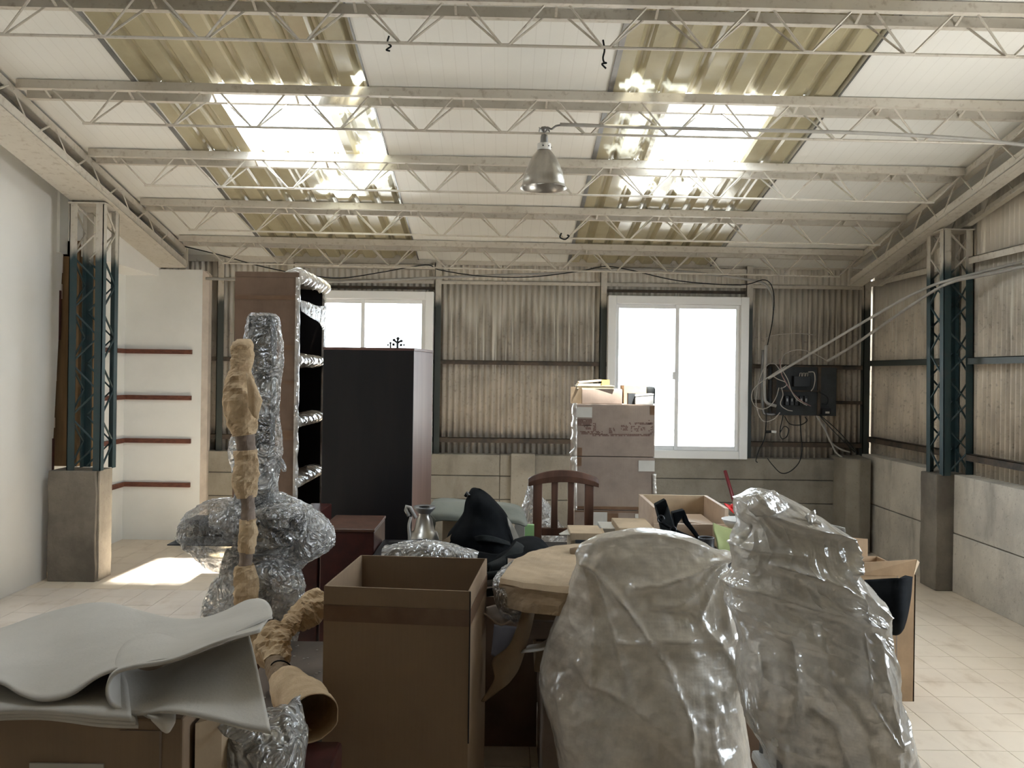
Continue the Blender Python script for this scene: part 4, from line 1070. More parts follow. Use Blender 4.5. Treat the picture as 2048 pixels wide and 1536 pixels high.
MB().tube(P((818, 1032, 3.9), (812, 1020, 3.9), (813, 1013, 3.9), (820, 1015, 3.9), (827, 1028, 3.9), (832, 1036, 3.9)), .009, 8).build('cable_loop', 'conduit', s_, smooth=True)
MB().tube(catmull(P((822, 1034, 3.88), (818, 1050, 3.87), (819, 1075, 3.86), (818, 1092, 3.86)), 5), .007, 8).build('cable', 'conduit', s_, smooth=True)
# plastic covered tub behind the open carton
tb = root('covered_tub', (W(860, 1110, 3.3).x, 3.3, 0), 'grey crate under clear polythene just behind the tall open carton', 'crate')
a_, b_ = W(772, 1108, 3.2), W(948, 1108, 3.2)
MB().box((a_.x, 3.2, 0), (b_.x, 3.5, .78)).build('crate', 'cardl', tb, bevel=.006)
MB().tube(P((778, 1092, 3.35), (830, 1088, 3.35), (856, 1086, 3.35)), .018, 10).build('handle_bar', 'blackplastic', tb, smooth=True)
MB().tube(P((818, 1092, 3.34), (818, 1122, 3.34)), .016, 10).build('handle_post', 'blackplastic', tb)
net = [P((770, 1096, 3.42), (800, 1086, 3.45), (858, 1082, 3.45), (910, 1092, 3.45), (956, 1106, 3.42)),
       P((767, 1098, 3.3), (800, 1090, 3.3), (858, 1084, 3.3), (908, 1094, 3.3), (957, 1108, 3.3)),
       P((764, 1106, 3.18), (798, 1098, 3.17), (857, 1094, 3.16), (906, 1102, 3.17), (955, 1114, 3.18)),
       P((762, 1140, 3.17), (798, 1140, 3.16), (857, 1140, 3.15), (906, 1140, 3.16), (953, 1140, 3.17))]
g_ = surf(net, 8); g_ = [[p + Vector((0, -.02 * ridge(p, 7), .012 * ridge(p, 9))) for p in r_] for r_ in g_]
MB().grid(g_).build('polythene', 'filmgrey', tb, smooth=True, thick=.002)

# wrapped bundle behind the wooden chair
rings = []
for i in range(26):
    t = i / 25; py = 965 + 125 * t; w = 6 + 44 * min(1, (t * 1.35) ** 1.2); w = w if t < .8 else w * (1 - (t - .8) * .5)
    xm = 1062 + 26 * t; c_ = W(xm, py, 5.4)
    rings.append([(c_.x + w * 5.4 / FPX * math.cos(a) * (1 + .25 * noise.noise(Vector((math.cos(a) * 2, math.sin(a) * 2, t * 7)))), c_.y + .12 * math.sin(a), c_.z) for a in [2 * PI * j / 24 for j in range(24)]])
zb_ = rings[-1][0][2]; rings.append([(x, y, .0) for x, y, z in rings[-1]])
solo(MB().loft(rings), 'wrapped_bundle', 'filmgrey', 'cloudy bubble wrapped bundle standing behind the wooden chair', 'bundle', smooth=True)
# small pale cartons in front of the tall stack
r_ = carton('cardboard_box', 1141, 1078, 1205, 1140, 4.2, .22, 'cardl', 'small pale open carton right of the wooden chair seat', ztop=.765, zbase=ZT)
for q in (((1141, 1057), (1174, 1057), (1182, 1078), (1150, 1078)), ((1176, 1058), (1205, 1057), (1214, 1078), (1183, 1078))):
    MB().grid([[W(*q[0], 4.45), W(*q[1], 4.45)], [W(*q[3], 4.2), W(*q[2], 4.2)]]).build('lid_flap', 'cardl', r_, thick=.004)
pbox(1151, 1080, 1187, 1087, 4.192, 4.2, 'printed_label', 'elec', r_)
a_ = W(1119, 1072, 4.3)
solo(MB().grid([P((1118, 1068, 4.3), (1141, 1056, 4.45)), P((1122, 1070, 4.25), (1141, 1070, 4.25))]), 'paper_scrap', 'label', 'white card corner between the wooden chair and the small carton', 'paper', thick=.004)
r_ = carton('cardboard_box', 1238, 1056, 1308, 1140, 4.3, .3, 'cardl', 'low beige carton in front of the tall stack', ztop=.775, zbase=ZT)
MB().grid([P((1238, 1048, 4.5), (1300, 1050, 4.6)), P((1246, 1062, 4.28), (1312, 1068, 4.28))]).build('lid_flap', 'cardg', r_, thick=.004)
r_ = carton('cardboard_box', 1203, 1062, 1236, 1140, 4.45, .2, 'label', 'small grey-white carton between the two beige cartons', ztop=.745, zbase=ZT)
# open carton tray at right of stack
dd = 4.55
tr = root('open_tray', (W(1400, 1050, 4.6).x, 4.75, 0), 'shallow open beige carton holding a pinkish board, right of the tall stack', 'box')
zt0, zt1 = .70, .845
X0, X1 = W(1305, 1060, dd).x, W(1492, 1060, dd).x
for (x0, y0, x1, y1) in ((X0, 4.53, X0 + .02, 5.0), (X1 - .12, 4.53, X1 - .10, 5.0), (X0, 5.0, X1 - .1, 5.02), (X0, 4.52, X1 - .1, 4.54)):
    h = zt1 if y0 > 4.9 or x1 - x0 < .05 else .76
    MB().box((x0, y0, zt0), (x1, y1, h)).build('tray_side', 'cardl' if y0 > 4.9 else 'woodpale', tr)
MB().box((X0, 4.53, zt0 - .015), (X1 - .1, 5.02, zt0)).build('tray_bottom', 'cardg', tr)
MB().box((X0 + .04, 4.56, 0), (X1 - .14, 4.98, zt0 - .016)).build('box_under', 'cardg', tr)
MB().grid([P((1362, 1030, 4.95), (1402, 1030, 4.98)), P((1372, 1045, 4.6), (1430, 1052, 4.6))]).build('inner_board', 'woodpale', tr, thick=.012)
MB().grid([P((1440, 1024, 5.0), (1450, 1024, 5.0)), P((1445, 1052, 4.6), (1490, 1060, 4.6))]).build('side_flap', 'label', tr, thick=.004)
c_ = W(1480, 1054, 4.4)
mb = MB().lathe([(0, .0), (.045, .0), (.075, .02), (.095, .05), (.09, .052), (.07, .028), (0, .012)], (c_.x, 4.4, ZT + .10), 32)
mb2 = mb
bw = solo(mb2, 'white_bowl', 'whiteplastic', 'upside white bowl beside the olive sheet', 'bowl', smooth=True)
solo(MB().box((c_.x - .12, 4.3, ZT), (c_.x + .12, 4.49, ZT + .098)), 'book_block', 'cardl', 'beige carton block under the white bowl', 'box', bevel=.003)
# olive sheet
lumpy([P((1426, 1046, 4.2), (1440, 1052, 4.22), (1462, 1058, 4.22), (1492, 1064, 4.25)), P((1428, 1062, 4.12), (1440, 1070, 4.14), (1464, 1078, 4.14), (1490, 1080, 4.16)), P((1434, 1082, 4.08), (1446, 1086, 4.1), (1466, 1090, 4.1), (1488, 1092, 4.1)), P((1437, 1107, 4.05), (1448, 1107, 4.05), (1466, 1108, 4.05), (1480, 1108, 4.05))], 'olive_sheet', 'greencloth', 'folded olive green sheet standing on the dark table', 'sheet', .006, jit=.008)
# black straps / bag
bs_ = root('strap_bag', (W(1360, 1080, 3.7).x, 3.75, ZT), 'black upright bag parts and curled straps left of the olive sheet', 'bag')
def plate(pts, y, th, name, mat, par):
    f_ = [W(px, py, y) for px, py in pts]; n_ = len(f_)
    b_ = [p + Vector((0, th, 0)) for p in f_]
    MB().add(f_ + b_, [tuple(range(n_)), tuple(reversed(range(n_, 2 * n_)))] + [(k, (k + 1) % n_, (k + 1) % n_ + n_, k + n_) for k in range(n_)]).build(name, mat, par, bevel=.004)
plate([(1311, 1010), (1332, 999), (1346, 1040), (1352, 1062), (1395, 1084), (1400, 1096), (1380, 1085), (1325, 1066)], 3.86, .05, 'side_flap', 'clothblack', bs_)
plate([(1312, 1012), (1322, 1040), (1330, 1030), (1336, 1012), (1345, 1040), (1352, 1065), (1324, 1064)], 3.84, .02, 'inner_flap', 'clothdark', bs_)
plate([(1345, 1026), (1369, 1020), (1378, 1042), (1402, 1076), (1399, 1084), (1384, 1064), (1370, 1048), (1366, 1034), (1356, 1048), (1352, 1060)], 3.9, .05, 'folded_band', 'clothblack', bs_)
plate([(1322, 1066), (1384, 1086), (1430, 1110), (1430, 1150), (1320, 1150)], 3.88, .04, 'base_flap', 'clothdark', bs_)
MB().tube(catmull(P((1318, 1036, 3.83), (1322, 1044, 3.82), (1345, 1058, 3.82), (1375, 1072, 3.82), (1396, 1082, 3.83)), 5), .007, 8).build('strap_cord', 'clothblack', bs_, smooth=True)
for q in ((1322, 1038), (1346, 1060)):
    c_ = W(*q, 3.815); MB().tube([(c_.x + .014 * math.cos(a), 3.815, c_.z + .016 * math.sin(a)) for a in [k * .55 for k in range(12)]], .004, 6).build('ring', 'blackplastic', bs_)
c_ = W(1421, 1095, 3.72); zt_ = W(1421, 1082, 3.72).z
cu = MB().lathe([(0, .0), (.032, .0), (.036, .01), (.036, zt_ - ZT), (.033, zt_ - ZT), (.031, .02)], (c_.x, 3.80, ZT), 28)
solo(cu, 'black_cup', 'blackplastic', 'black cylindrical cup in front of the olive sheet', 'cup', smooth=True)

# low brown panel furniture and white offcut at left of the open carton
bn = root('brown_cabinet', (W(690, 1080, 4.2).x, 4.35, 0), 'low reddish brown cabinet half hidden left of the tall open carton', 'cabinet')
a_, b_ = W(640, 1066, 4.2), W(748, 1066, 4.2)
MB().box((a_.x, 4.2, 0), (b_.x, 4.6, .755)).build('body', 'maroon', bn, bevel=.006)
MB().box((a_.x, 4.19, .755), (b_.x + .004, 4.6, .77)).build('top_board', 'wood', bn, bevel=.004)
a_, b_ = W(596, 1100, 4.5), W(640, 1066, 4.5)
solo(MB().box((a_.x, 4.45, 0), (b_.x, 4.8, .80)), 'maroon_cabinet', 'maroon', 'dark maroon cabinet seen between bookcase and brown cabinet', 'cabinet', bevel=.004)
lumpy([P((560, 1172, 3.9), (612, 1171, 3.9)), P((565, 1190, 3.75), (600, 1196, 3.75)), P((568, 1200, 3.7), (592, 1214, 3.65))], 'white_offcut', 'label', 'pale triangular board offcut lying beside the brown cabinet', 'board', .01, jit=0)
# grey-brown board on a low crate, left of open carton
bd = root('low_crate', (-.9, 3.1, 0), 'low crate with dusty grey-brown top beside the tall open carton', 'crate')
MB().box((-.82, 2.72, .0), (-.60, 3.34, .46)).build('crate_body', 'wooddark', bd)
MB().box((-.86, 2.66, .46), (-.565, 3.36, .48)).build('top_board', pm('dusty_board', (.17, .135, .11), (.12, .10, .085), rough=.6, scale=5), bd, bevel=.003)
mb = MB(); RR = random.Random(3)
for k in range(26):
    x, y, s = RR.uniform(-.84, -.6), RR.uniform(2.75, 3.3), RR.uniform(.002, .006)
    mb.box((x, y, .4805), (x + s * 1.6, y + s, .4805 + s * .4))
mb.build('plaster_crumbs', 'dirt', bd, kind='stuff')

# ================================================================== OPEN TALL CARTON (front)
ob = root('open_carton', (-.30, 2.75, 0), 'tall open brown cardboard carton in the middle foreground, taped near the rim', 'box')
zr = .90
cFL, cFR, cBR, cBL = WZ(648, 1172, zr), WZ(940, 1183, zr), WZ(974, 1117, zr), WZ(722, 1110, zr)
th = .006
def wall_(p, q, z0, z1, name, mat, par, t=th, up0=0, up1=0):
    d_ = Vector((q[0] - p[0], q[1] - p[1], 0)).normalized(); nn = Vector((-d_.y, d_.x, 0)) * t
    return MB().hexa([(p[0], p[1], z0), (q[0], q[1], z0), (q[0] + nn.x, q[1] + nn.y, z0), (p[0] + nn.x, p[1] + nn.y, z0)], [(p[0], p[1], z1), (q[0], q[1], z1 + up1), (q[0] + nn.x, q[1] + nn.y, z1 + up1), (p[0] + nn.x, p[1] + nn.y, z1)]).build(name, mat, par)
for p, q, nm in ((cFL, cFR, 'front_side'), (cFR, cBR, 'right_side'), (cBR, cBL, 'back_side'), (cBL, cFL, 'left_side')):
    wall_(p, q, .02, zr, nm, 'cardbox', ob)
MB().add([(p.x, p.y, .02) for p in (cFL, cFR, cBR, cBL)], [(0, 1, 2, 3)]).build('bottom', 'cardbox', ob, thick=.02)
for p, q in ((cFL, cFR), (cFR, cBR)):
    d_ = (q - p).normalized(); nn = Vector((d_.y, -d_.x, 0)) * .0015
    wall_(p + nn, q + nn, zr - .105, zr - .055, 'tape_strip', 'tape', ob, .0014)
MB().bar((cFR.x + .001, cFR.y - .002, .45), (cFR.x + .001, cFR.y - .002, zr - .0), .004, .004, (0, 1, 0)).build('split_corner', 'wooddark', ob)

# ================================================================== WRAPPED CHAIRS (front right)
def wrap_body(levels, yprof, folds, n=110, m=130, nexp=2.4, seed=0.0, amp=.012, vstretch=.35, rough=.006):
    """levels: (py, xl, xr) pixel silhouette at the wrap's own depth; yprof(z)->(front, back)"""
    L = []
    for py, xl, xr in levels:
        yf, yb = yprof(py); yc = (yf + yb) / 2 * .5 + yf * .5
        a, b = W(xl, py, yc), W(xr, py, yc); L.append((Vector((a.x, b.x, (a.z + b.z) / 2)), yf, yb))
    P_ = catmull([Vector((l[0].x, l[0].y, l[0].z)) for l in L], 12); Q_ = catmull([Vector((l[1], l[2], 0)) for l in L], 12)
    fw = []
    for pts, am, wd in folds:
        q = []
        for p in pts:
            v = W(p[0], p[1], yprof(p[1])[0]); q.append((v.x, v.z))
        fw.append((q, am, wd))
    # even spacing along the profile
    idx = [i * (len(P_) - 1) / (m - 1) for i in range(m)]
    rings = []
    for t in idx:
        i = min(int(t), len(P_) - 2); f = t - i
        p = P_[i].lerp(P_[i + 1], f); q = Q_[i].lerp(Q_[i + 1], f)
        xl, xr, z = p; yf, yb = q.x, q.y
        xc, a, yc, b = (xl + xr) / 2, max(.004, (xr - xl) / 2), (yf + yb) / 2, (yb - yf) / 2
        ring = []
        for k in range(n):
            th_ = 2 * PI * k / n; c_, s_ = math.cos(th_), math.sin(th_)
            x = xc + a * math.copysign(abs(c_) ** (2 / nexp), c_); y = yc + b * math.copysign(abs(s_) ** (2 / nexp), s_)
            nr = Vector((c_ / max(a, .05), s_ / max(b, .05), 0)).normalized()
            pp = Vector((x, y, z + seed))
            dsp = amp * ridge(Vector((x, y, (z + seed) * vstretch)), 7) + rough * ridge(pp, 19) + rough * .6 * noise.noise(pp * 40)
            if s_ < .25:
                for pts, am, wd in fw:
                    best = 9
                    for j in range(len(pts) - 1):
                        ax, az = pts[j]; bx, bz = pts[j + 1]; dx, dz = bx - ax, bz - az
                        tt = max(0, min(1, ((x - ax) * dx + (z - az) * dz) / (dx * dx + dz * dz + 1e-9)))
                        e = math.hypot(x - ax - tt * dx, z - az - tt * dz)
                        if e < best: best = e
                    if best < wd * 3: dsp += 1.5 * am * math.exp(-best / wd)
            edge = min(1, a / .12)
            ring.append((x + nr.x * dsp * edge, y + nr.y * dsp * edge, z + .4 * rough * noise.noise(pp * 15)))
        rings.append(ring)
    return MB().loft(rings, True)

ca = root('wrapped_armchair', (.52, 2.8, 0), 'round-backed chair under dusty bubble wrap, right of the open carton', 'chair')
lv = [(1063, 1268, 1322), (1066, 1245, 1345), (1076, 1208, 1378), (1094, 1178, 1412), (1118, 1166, 1444), (1145, 1163, 1464), (1200, 1152, 1478), (1265, 1128, 1492), (1340, 1100, 1500), (1395, 1086, 1498), (1440, 1093, 1502), (1500, 1112, 1512), (1580, 1128, 1522), (1700, 1150, 1530), (1790, 1160, 1535)]
def yp1(py):
    t = max(0, min(1, (py - 1063) / 700)); f_ = 2.78 - .30 * min(1, t * 1.5) ** .8; return (f_, f_ + .09 + .55 * min(1, t * 1.8))
fo = [([(1178, 1128), (1160, 1200), (1125, 1310), (1090, 1400)], .012, .012), ([(1180, 1132), (1195, 1250), (1190, 1400)], .014, .010), ([(1182, 1132), (1250, 1210), (1330, 1330), (1380, 1450), (1385, 1536)], .020, .009),
      ([(1186, 1134), (1225, 1260), (1260, 1400)], -.012, .014), ([(1440, 1118), (1380, 1150), (1330, 1168), (1270, 1175)], .018, .008), ([(1440, 1120), (1400, 1180), (1360, 1210), (1270, 1225)], .014, .010), ([(1445, 1122), (1420, 1190), (1400, 1240)], .014, .007),
      ([(1448, 1122), (1450, 1210), (1470, 1290)], .012, .008), ([(1270, 1220), (1330, 1222), (1390, 1232)], -.016, .012), ([(1240, 1290), (1310, 1285), (1380, 1283), (1440, 1290)], .016, .012), ([(1160, 1340), (1180, 1375), (1240, 1395)], .010, .008),
      ([(1340, 1300), (1370, 1400), (1300, 1340)], .0, .01), ([(1410, 1260), (1470, 1330), (1490, 1400)], .014, .010), ([(1168, 1120), (1180, 1098), (1210, 1080), (1260, 1069), (1310, 1067), (1360, 1079), (1410, 1098), (1450, 1124)], .012, .009),
      ([(1240, 1400), (1330, 1470), (1370, 1520)], .012, .010), ([(1130, 1430), (1150, 1536)], .012, .012), ([(1430, 1450), (1440, 1536)], .010, .012)]
wrap_body(lv, yp1, fo, n=180, m=190, seed=0, amp=.007, rough=.003).build('bubble_wrap', 'film', ca, smooth=True)
# chair inside: rim, shell, seat, legs
arc = P((1176, 1180, 2.88), (1172, 1130, 2.87), (1182, 1100, 2.87), (1215, 1080, 2.87), (1262, 1071, 2.87), (1310, 1069, 2.87), (1360, 1082, 2.87), (1410, 1102, 2.87), (1445, 1130, 2.87), (1458, 1165, 2.88), (1462, 1250, 2.9))
MB().tube(catmull(arc, 6), .012, 10).build('back_rim', 'whiteplastic', ca, smooth=True)
rows = []; px_ = []
NR, NC = 48, 40
for i in range(NR + 1):
    t = i / NR; py = 1078 + 480 * t
    e = max(0, 1 - t * 4) ** 2
    x0_, x1_ = 1182 - 34 * min(1, t * 2) + 60 * e, 1448 + 34 * min(1, t * 2.2) - 95 * e
    dd_ = 2.90 - .20 * min(1, t * 1.4); a_, b_ = W(x0_, py, dd_), W(x1_, py, dd_)
    rows.append([a_.lerp(b_, j / NC) + Vector((0, .06 * (1 - (2 * j / NC - 1) ** 2), 0)) for j in range(NC + 1)])
    px_.append([(x0_ + (x1_ - x0_) * j / NC, py) for j in range(NC + 1)])
mb = MB(); mb.grid(rows); keep = []
for i in range(NR):
    for j in range(NC):
        x, y = px_[i][j]
        if ((x - 1388) / 72) ** 2 + ((y - 1362) / 34) ** 2 < 1 or ((x - 1392) / 98) ** 2 + ((y - 1482) / 52) ** 2 < 1: continue
        keep.append(mb.f[i * NC + j])
mb.f = keep
mb.build('back_shell', 'whiteplastic', ca, smooth=True, thick=.008, flip=False)
MB().loft([[(.27, 2.72, .42), (.77, 2.72, .42), (.77, 3.12, .42), (.27, 3.12, .42)], [(.26, 2.70, .46), (.78, 2.70, .46), (.78, 3.14, .46), (.26, 3.14, .46)]]).build('seat', 'whiteplastic', ca, bevel=.01)
for x in (.30, .74):
    for y in (2.76, 3.08):
        MB().box((x - .02, y - .02, 0), (x + .02, y + .02, .42)).build('leg', 'whiteplastic', ca)

cs = root('wrapped_chair_stack', (1.0, 2.6, 0), 'taller stack of tube-framed chairs under shiny polythene at front right', 'chair stack')
lv = [(984, 1512, 1544), (988, 1500, 1556), (998, 1487, 1578), (1012, 1481, 1606), (1030, 1480, 1632), (1056, 1487, 1668), (1078, 1474, 1690), (1105, 1475, 1706), (1140, 1482, 1716), (1175, 1470, 1748), (1210, 1472, 1780), (1240, 1482, 1791), (1300, 1505, 1795), (1345, 1499, 1806), (1400, 1508, 1811), (1450, 1520, 1826), (1500, 1542, 1838), (1560, 1560, 1850), (1680, 1575, 1856), (1790, 1590, 1856), (1880, 1600, 1850)]
def yp2(py):
    t = max(0, min(1, (py - 984) / 800)); f_ = 2.38 - .22 * min(1, t * 2.2) ** .9; return (f_, f_ + .12 + .22 * min(1, t * 1.8))
fo = [([(1545, 1030), (1600, 1050), (1660, 1068), (1690, 1080), (1704, 1104), (1706, 1134), (1694, 1146)], .030, .010), ([(1555, 1128), (1620, 1150), (1680, 1172), (1706, 1196), (1712, 1230)], .028, .010), ([(1478, 1096), (1520, 1102), (1570, 1106), (1600, 1108)], .014, .008),
      ([(1480, 1180), (1540, 1190), (1620, 1215), (1700, 1235), (1770, 1262)], .016, .010), ([(1520, 1022), (1560, 1080), (1600, 1108)], .014, .008), ([(1500, 1060), (1490, 1090)], -.03, .012), ([(1500, 1230), (1560, 1262), (1640, 1290)], .012, .01),
      ([(1700, 1146), (1720, 1260), (1730, 1400), (1790, 1500)], .018, .010), ([(1720, 1180), (1760, 1220), (1790, 1245)], .014, .01), ([(1590, 1290), (1600, 1400), (1590, 1480)], -.014, .012), ([(1640, 1250), (1660, 1360), (1720, 1450), (1740, 1536)], .014, .010),
      ([(1490, 1000), (1530, 1025), (1580, 1030), (1630, 1045)], .018, .010), ([(1540, 1300), (1545, 1420), (1560, 1536)], .012, .012), ([(1760, 1290), (1775, 1400), (1800, 1500)], .014, .009), ([(1630, 1420), (1680, 1460), (1700, 1536)], -.016, .012)]
wrap_body(lv, yp2, fo, n=180, m=200, seed=5, amp=.009, rough=.004).build('polythene_wrap', 'film2', cs, smooth=True)
g_ = surf([P((1600, 1040, 2.36), (1612, 1028, 2.34), (1628, 1019, 2.36)), P((1604, 1056, 2.36), (1618, 1044, 2.32), (1630, 1036, 2.36)), P((1612, 1066, 2.36), (1626, 1058, 2.33), (1648, 1056, 2.36)), P((1630, 1072, 2.36), (1645, 1066, 2.34), (1664, 1068, 2.36))], 5)
MB().grid([[p + Vector((0, -.015 * ridge(p, 16), 0)) for p in r_] for r_ in g_]).build('loose_fold', 'film2', cs, smooth=True, thick=.002)
g_ = surf([P((1492, 1006, 2.36), (1515, 990, 2.32), (1545, 984, 2.38)), P((1496, 1024, 2.33), (1528, 1010, 2.30), (1562, 1000, 2.38)), P((1510, 1036, 2.34), (1545, 1028, 2.31), (1585, 1020, 2.38))], 6)
MB().grid([[p + Vector((0, -.015 * ridge(p, 14), .01 * ridge(p, 10))) for p in r_] for r_ in g_]).build('loose_fold', 'film2', cs, smooth=True, thick=.002)
for pts in ([(1500, 1040), (1560, 1036), (1610, 1054), (1660, 1070), (1688, 1082), (1700, 1106), (1700, 1134), (1690, 1144), (1560, 1110), (1500, 1092)], [(1498, 1130), (1560, 1134), (1640, 1160), (1690, 1180), (1704, 1206), (1706, 1260), (1690, 1280)]):
    MB().tube(catmull(P(*pts, d=2.40), 5), .009, 8).build('tube_frame', 'whiteplastic', cs, smooth=True)
for k, (ya, yb, xa0, xb0, xa1, xb1, dd_) in enumerate(((1036, 1150, 1500, 1690, 1500, 1700, 2.42), (1130, 1290, 1500, 1700, 1520, 1770, 2.40), (1250, 1540, 1525, 1770, 1590, 1815, 2.36))):
    rows = []
    for i in range(13):
        t = i / 12; py = ya + (yb - ya) * t
        a_, b_ = W(xa0 + (xa1 - xa0) * t, py - 20 * (1 - t), dd_), W(xb0 + (xb1 - xb0) * t, py + 20 * (1 - t), dd_)
        rows.append([a_.lerp(b_, j / 14) + Vector((0, .03 * (1 - (2 * j / 14 - 1) ** 2), 0)) for j in range(15)])
    MB().grid(rows).build('back_shell', 'whiteplastic', cs, smooth=True, thick=.008)
for z in (.46, .58, .70):
    MB().box((.72, 2.22, z), (1.02, 2.42, z + .03)).build('seat', 'whiteplastic', cs, bevel=.01)
for x in (.75, 1.0):
    for y in (2.25, 2.40):
        MB().tube([(x, y, 0), (x, y, .75)], .012, 8).build('leg', 'steelgrey', cs)
# carton behind it
d_ = 4.05
rb = root('tall_carton', (1.75, 4.2, 0), 'orange-brown open carton standing on the tiles behind the wrapped chair stack', 'box')
xr = WZ(1828, 1403, 0).x; yr_ = WZ(1828, 1403, 0).y
xl = xr - .5; zt_ = CAMZ - (1150 - 746 - 11.5) * yr_ / FPX
for (x0, y0, x1, y1) in ((xl, yr_, xr, yr_ + .006), (xr - .006, yr_, xr, yr_ + .42), (xl, yr_ + .414, xr, yr_ + .42), (xl, yr_, xl + .006, yr_ + .42)):
    MB().box((x0, y0, 0), (x1, y1, zt_)).build('carton_side', 'cardo', rb)
MB().grid([P((1712, 1150, yr_), (1826, 1152, yr_)), P((1708, 1126, yr_ + .02), (1832, 1119, yr_ - .02))]).build('lid_flap', 'cardo', rb, thick=.006)
MB().grid([P((1826, 1152, yr_), (1833, 1119, yr_ - .02)), P((1824, 1158, yr_ + .1), (1838, 1124, yr_ + .1))]).build('lid_flap', 'cardl', rb, thick=.006)
MB().grid([P((1676, 1072, yr_ + .42), (1735, 1078, yr_ + .42)), P((1676, 1122, yr_ + .40), (1735, 1122, yr_ + .42))]).build('lid_flap', 'cardo', rb, thick=.006)
MB().box((xr - .09, yr_ - .001, .02), (xr - .085, yr_ + .001, zt_)).build('fold_crease', 'cardg', rb)
pb = root('padded_chair', (W(1780, 1200, 3.5).x, 3.55, 0), 'black padded folding chair wedged between polythene stack and orange carton', 'chair')
net = [P((1735, 1160, 3.62), (1770, 1160, 3.5), (1800, 1158, 3.45), (1818, 1152, 3.5)), P((1738, 1190, 3.6), (1770, 1195, 3.46), (1798, 1195, 3.42), (1815, 1190, 3.5)), P((1745, 1230, 3.58), (1775, 1235, 3.46), (1796, 1236, 3.42), (1808, 1230, 3.5)), P((1752, 1258, 3.58), (1780, 1264, 3.5), (1793, 1264, 3.47), (1801, 1254, 3.5))]
MB().grid(surf(net, 6)).build('pad', 'clothblack', pb, smooth=True, thick=.03)
q_1 = W(1775, 1262, 3.55)
MB().tube([(q_1.x, 3.6, q_1.z + .05), (q_1.x, 3.6, 0)], .014, 8).build('leg', 'steelgrey', pb)

# ================================================================== WRAPPED PACKAGE STACK (centre)
pk = root('wrapped_package', (.26, 3.2, 0), 'flat cardboard package in torn film on top of the centre carton pile', 'package')
zp = .84
Pf = [WZ(1000, 1160, zp), WZ(1048, 1172, zp), WZ(1120, 1180, zp), WZ(1200, 1184, zp)]
Pbk = [WZ(1030, 1122, zp), WZ(1068, 1104, zp), WZ(1110, 1094, zp), WZ(1200, 1086, zp)]
def slabgrid(nr=28, nc=40):
    rows = []
    def edge(row, t):
        t *= 3; i = min(2, int(t)); return row[i].lerp(row[i + 1], t - i)
    for k in range(-10, nr + 1):
        row = []
        for j in range(nc + 1):
            a, b = edge(Pf, j / nc), edge(Pbk, j / nc)
            if k >= 0: p = a.lerp(b, k / nr); dz = .004 * fb(p, 6) + .006 * ridge(p, 5); p = p + Vector((0, 0, dz - (.012 if k == 0 else 0)))
            else: p = a + Vector((.006 * fb(a + Vector((0, 0, k * .01)), 14), -.004 + .010 * ridge(a + Vector((0, 0, k * .008)), 11), .008 * k - .006))
            row.append(p)
        rows.append(row)
    return rows
MB().grid(slabgrid()).build('cardboard_slab', 'cardl', pk, smooth=False, thick=.006)
MB().box((Pf[0].x + .03, 3.02, .765), (Pf[3].x, 3.55, .80)).build('slab_core', 'cardg', pk)
g_ = surf([P((1012, 1130, 3.28), (1040, 1118, 3.26), (1062, 1140, 3.2), (1080, 1150, 3.15)), P((992, 1150, 3.05), (1020, 1140, 3.08), (1046, 1152, 3.05), (1078, 1162, 3.0)), P((985, 1170, 2.94), (1010, 1172, 2.92), (1040, 1176, 2.92), (1062, 1180, 2.93)), P((992, 1205, 2.92), (1012, 1226, 2.9), (1038, 1232, 2.9), (1052, 1214, 2.92)), P((1000, 1228, 2.93), (1016, 1245, 2.92), (1036, 1246, 2.92), (1046, 1236, 2.93))], 7)
g_ = [[p + Vector((0, -.02 * ridge(p, 15), .008 * ridge(p, 12))) for p in r_] for r_ in g_]
MB().grid(g_).build('torn_film', 'filmclear', pk, smooth=True, thick=.002)
g_ = surf([P((988, 1168, 2.98), (1020, 1176, 2.96), (1060, 1186, 2.97)), P((990, 1200, 2.97), (1022, 1210, 2.94), (1056, 1216, 2.96)), P((1000, 1226, 2.98), (1026, 1242, 2.96), (1050, 1240, 2.97))], 6)
MB().grid([[p + Vector((0, -.01 * fb(p, 14), 0)) for p in r_] for r_ in g_]).build('end_wrap', 'cardg', pk, smooth=True, thick=.008)
for (x0, y0, x1, y1, m) in ((1068, 1178, 1120, 1200, 'conduit'), (1118, 1178, 1150, 1200, 'tape'), (1150, 1176, 1175, 1196, 'cardl')):
    pts_ = P((x0, y0), (x1, y0), (x1 - 2, y1), (x0 + 2, y1), d=2.87)
    MB().add(pts_, [(0, 1, 2, 3)]).build('tape_strip', m, pk, thick=.004)
mb = MB(); rings = []
for k in range(12):
    t = k / 11; c_ = W(1140 + 60 * t, 1107 + 6 * math.sin(t * 5), 3.35); r0 = .035 * math.sin(PI * min(1, t + .12)) + .01
    rings.append([(c_.x, c_.y + r0 * math.cos(a), c_.z + r0 * math.sin(a) * .9) for a in [2 * PI * j / 12 for j in range(12)]])
MB().loft(rings).build('crumpled_end', 'card', pk, smooth=True)
CART = [((1062, 1197, 1175, 1242), 2.98, .5, 'card', 'brown carton directly below the wrapped package'),
        ((1050, 1243, 1160, 1282), 3.05, .45, 'cardg', 'dusty flattened carton, second below the wrapped package'),
        ((1072, 1292, 1135, 1345), 3.0, .45, 'card', 'worn carton with a crushed corner under the white paper'),
        ((1085, 1345, 1125, 1520), 3.12, .40, 'cardg', 'lowest brown carton of the centre pile, standing on the floor')]
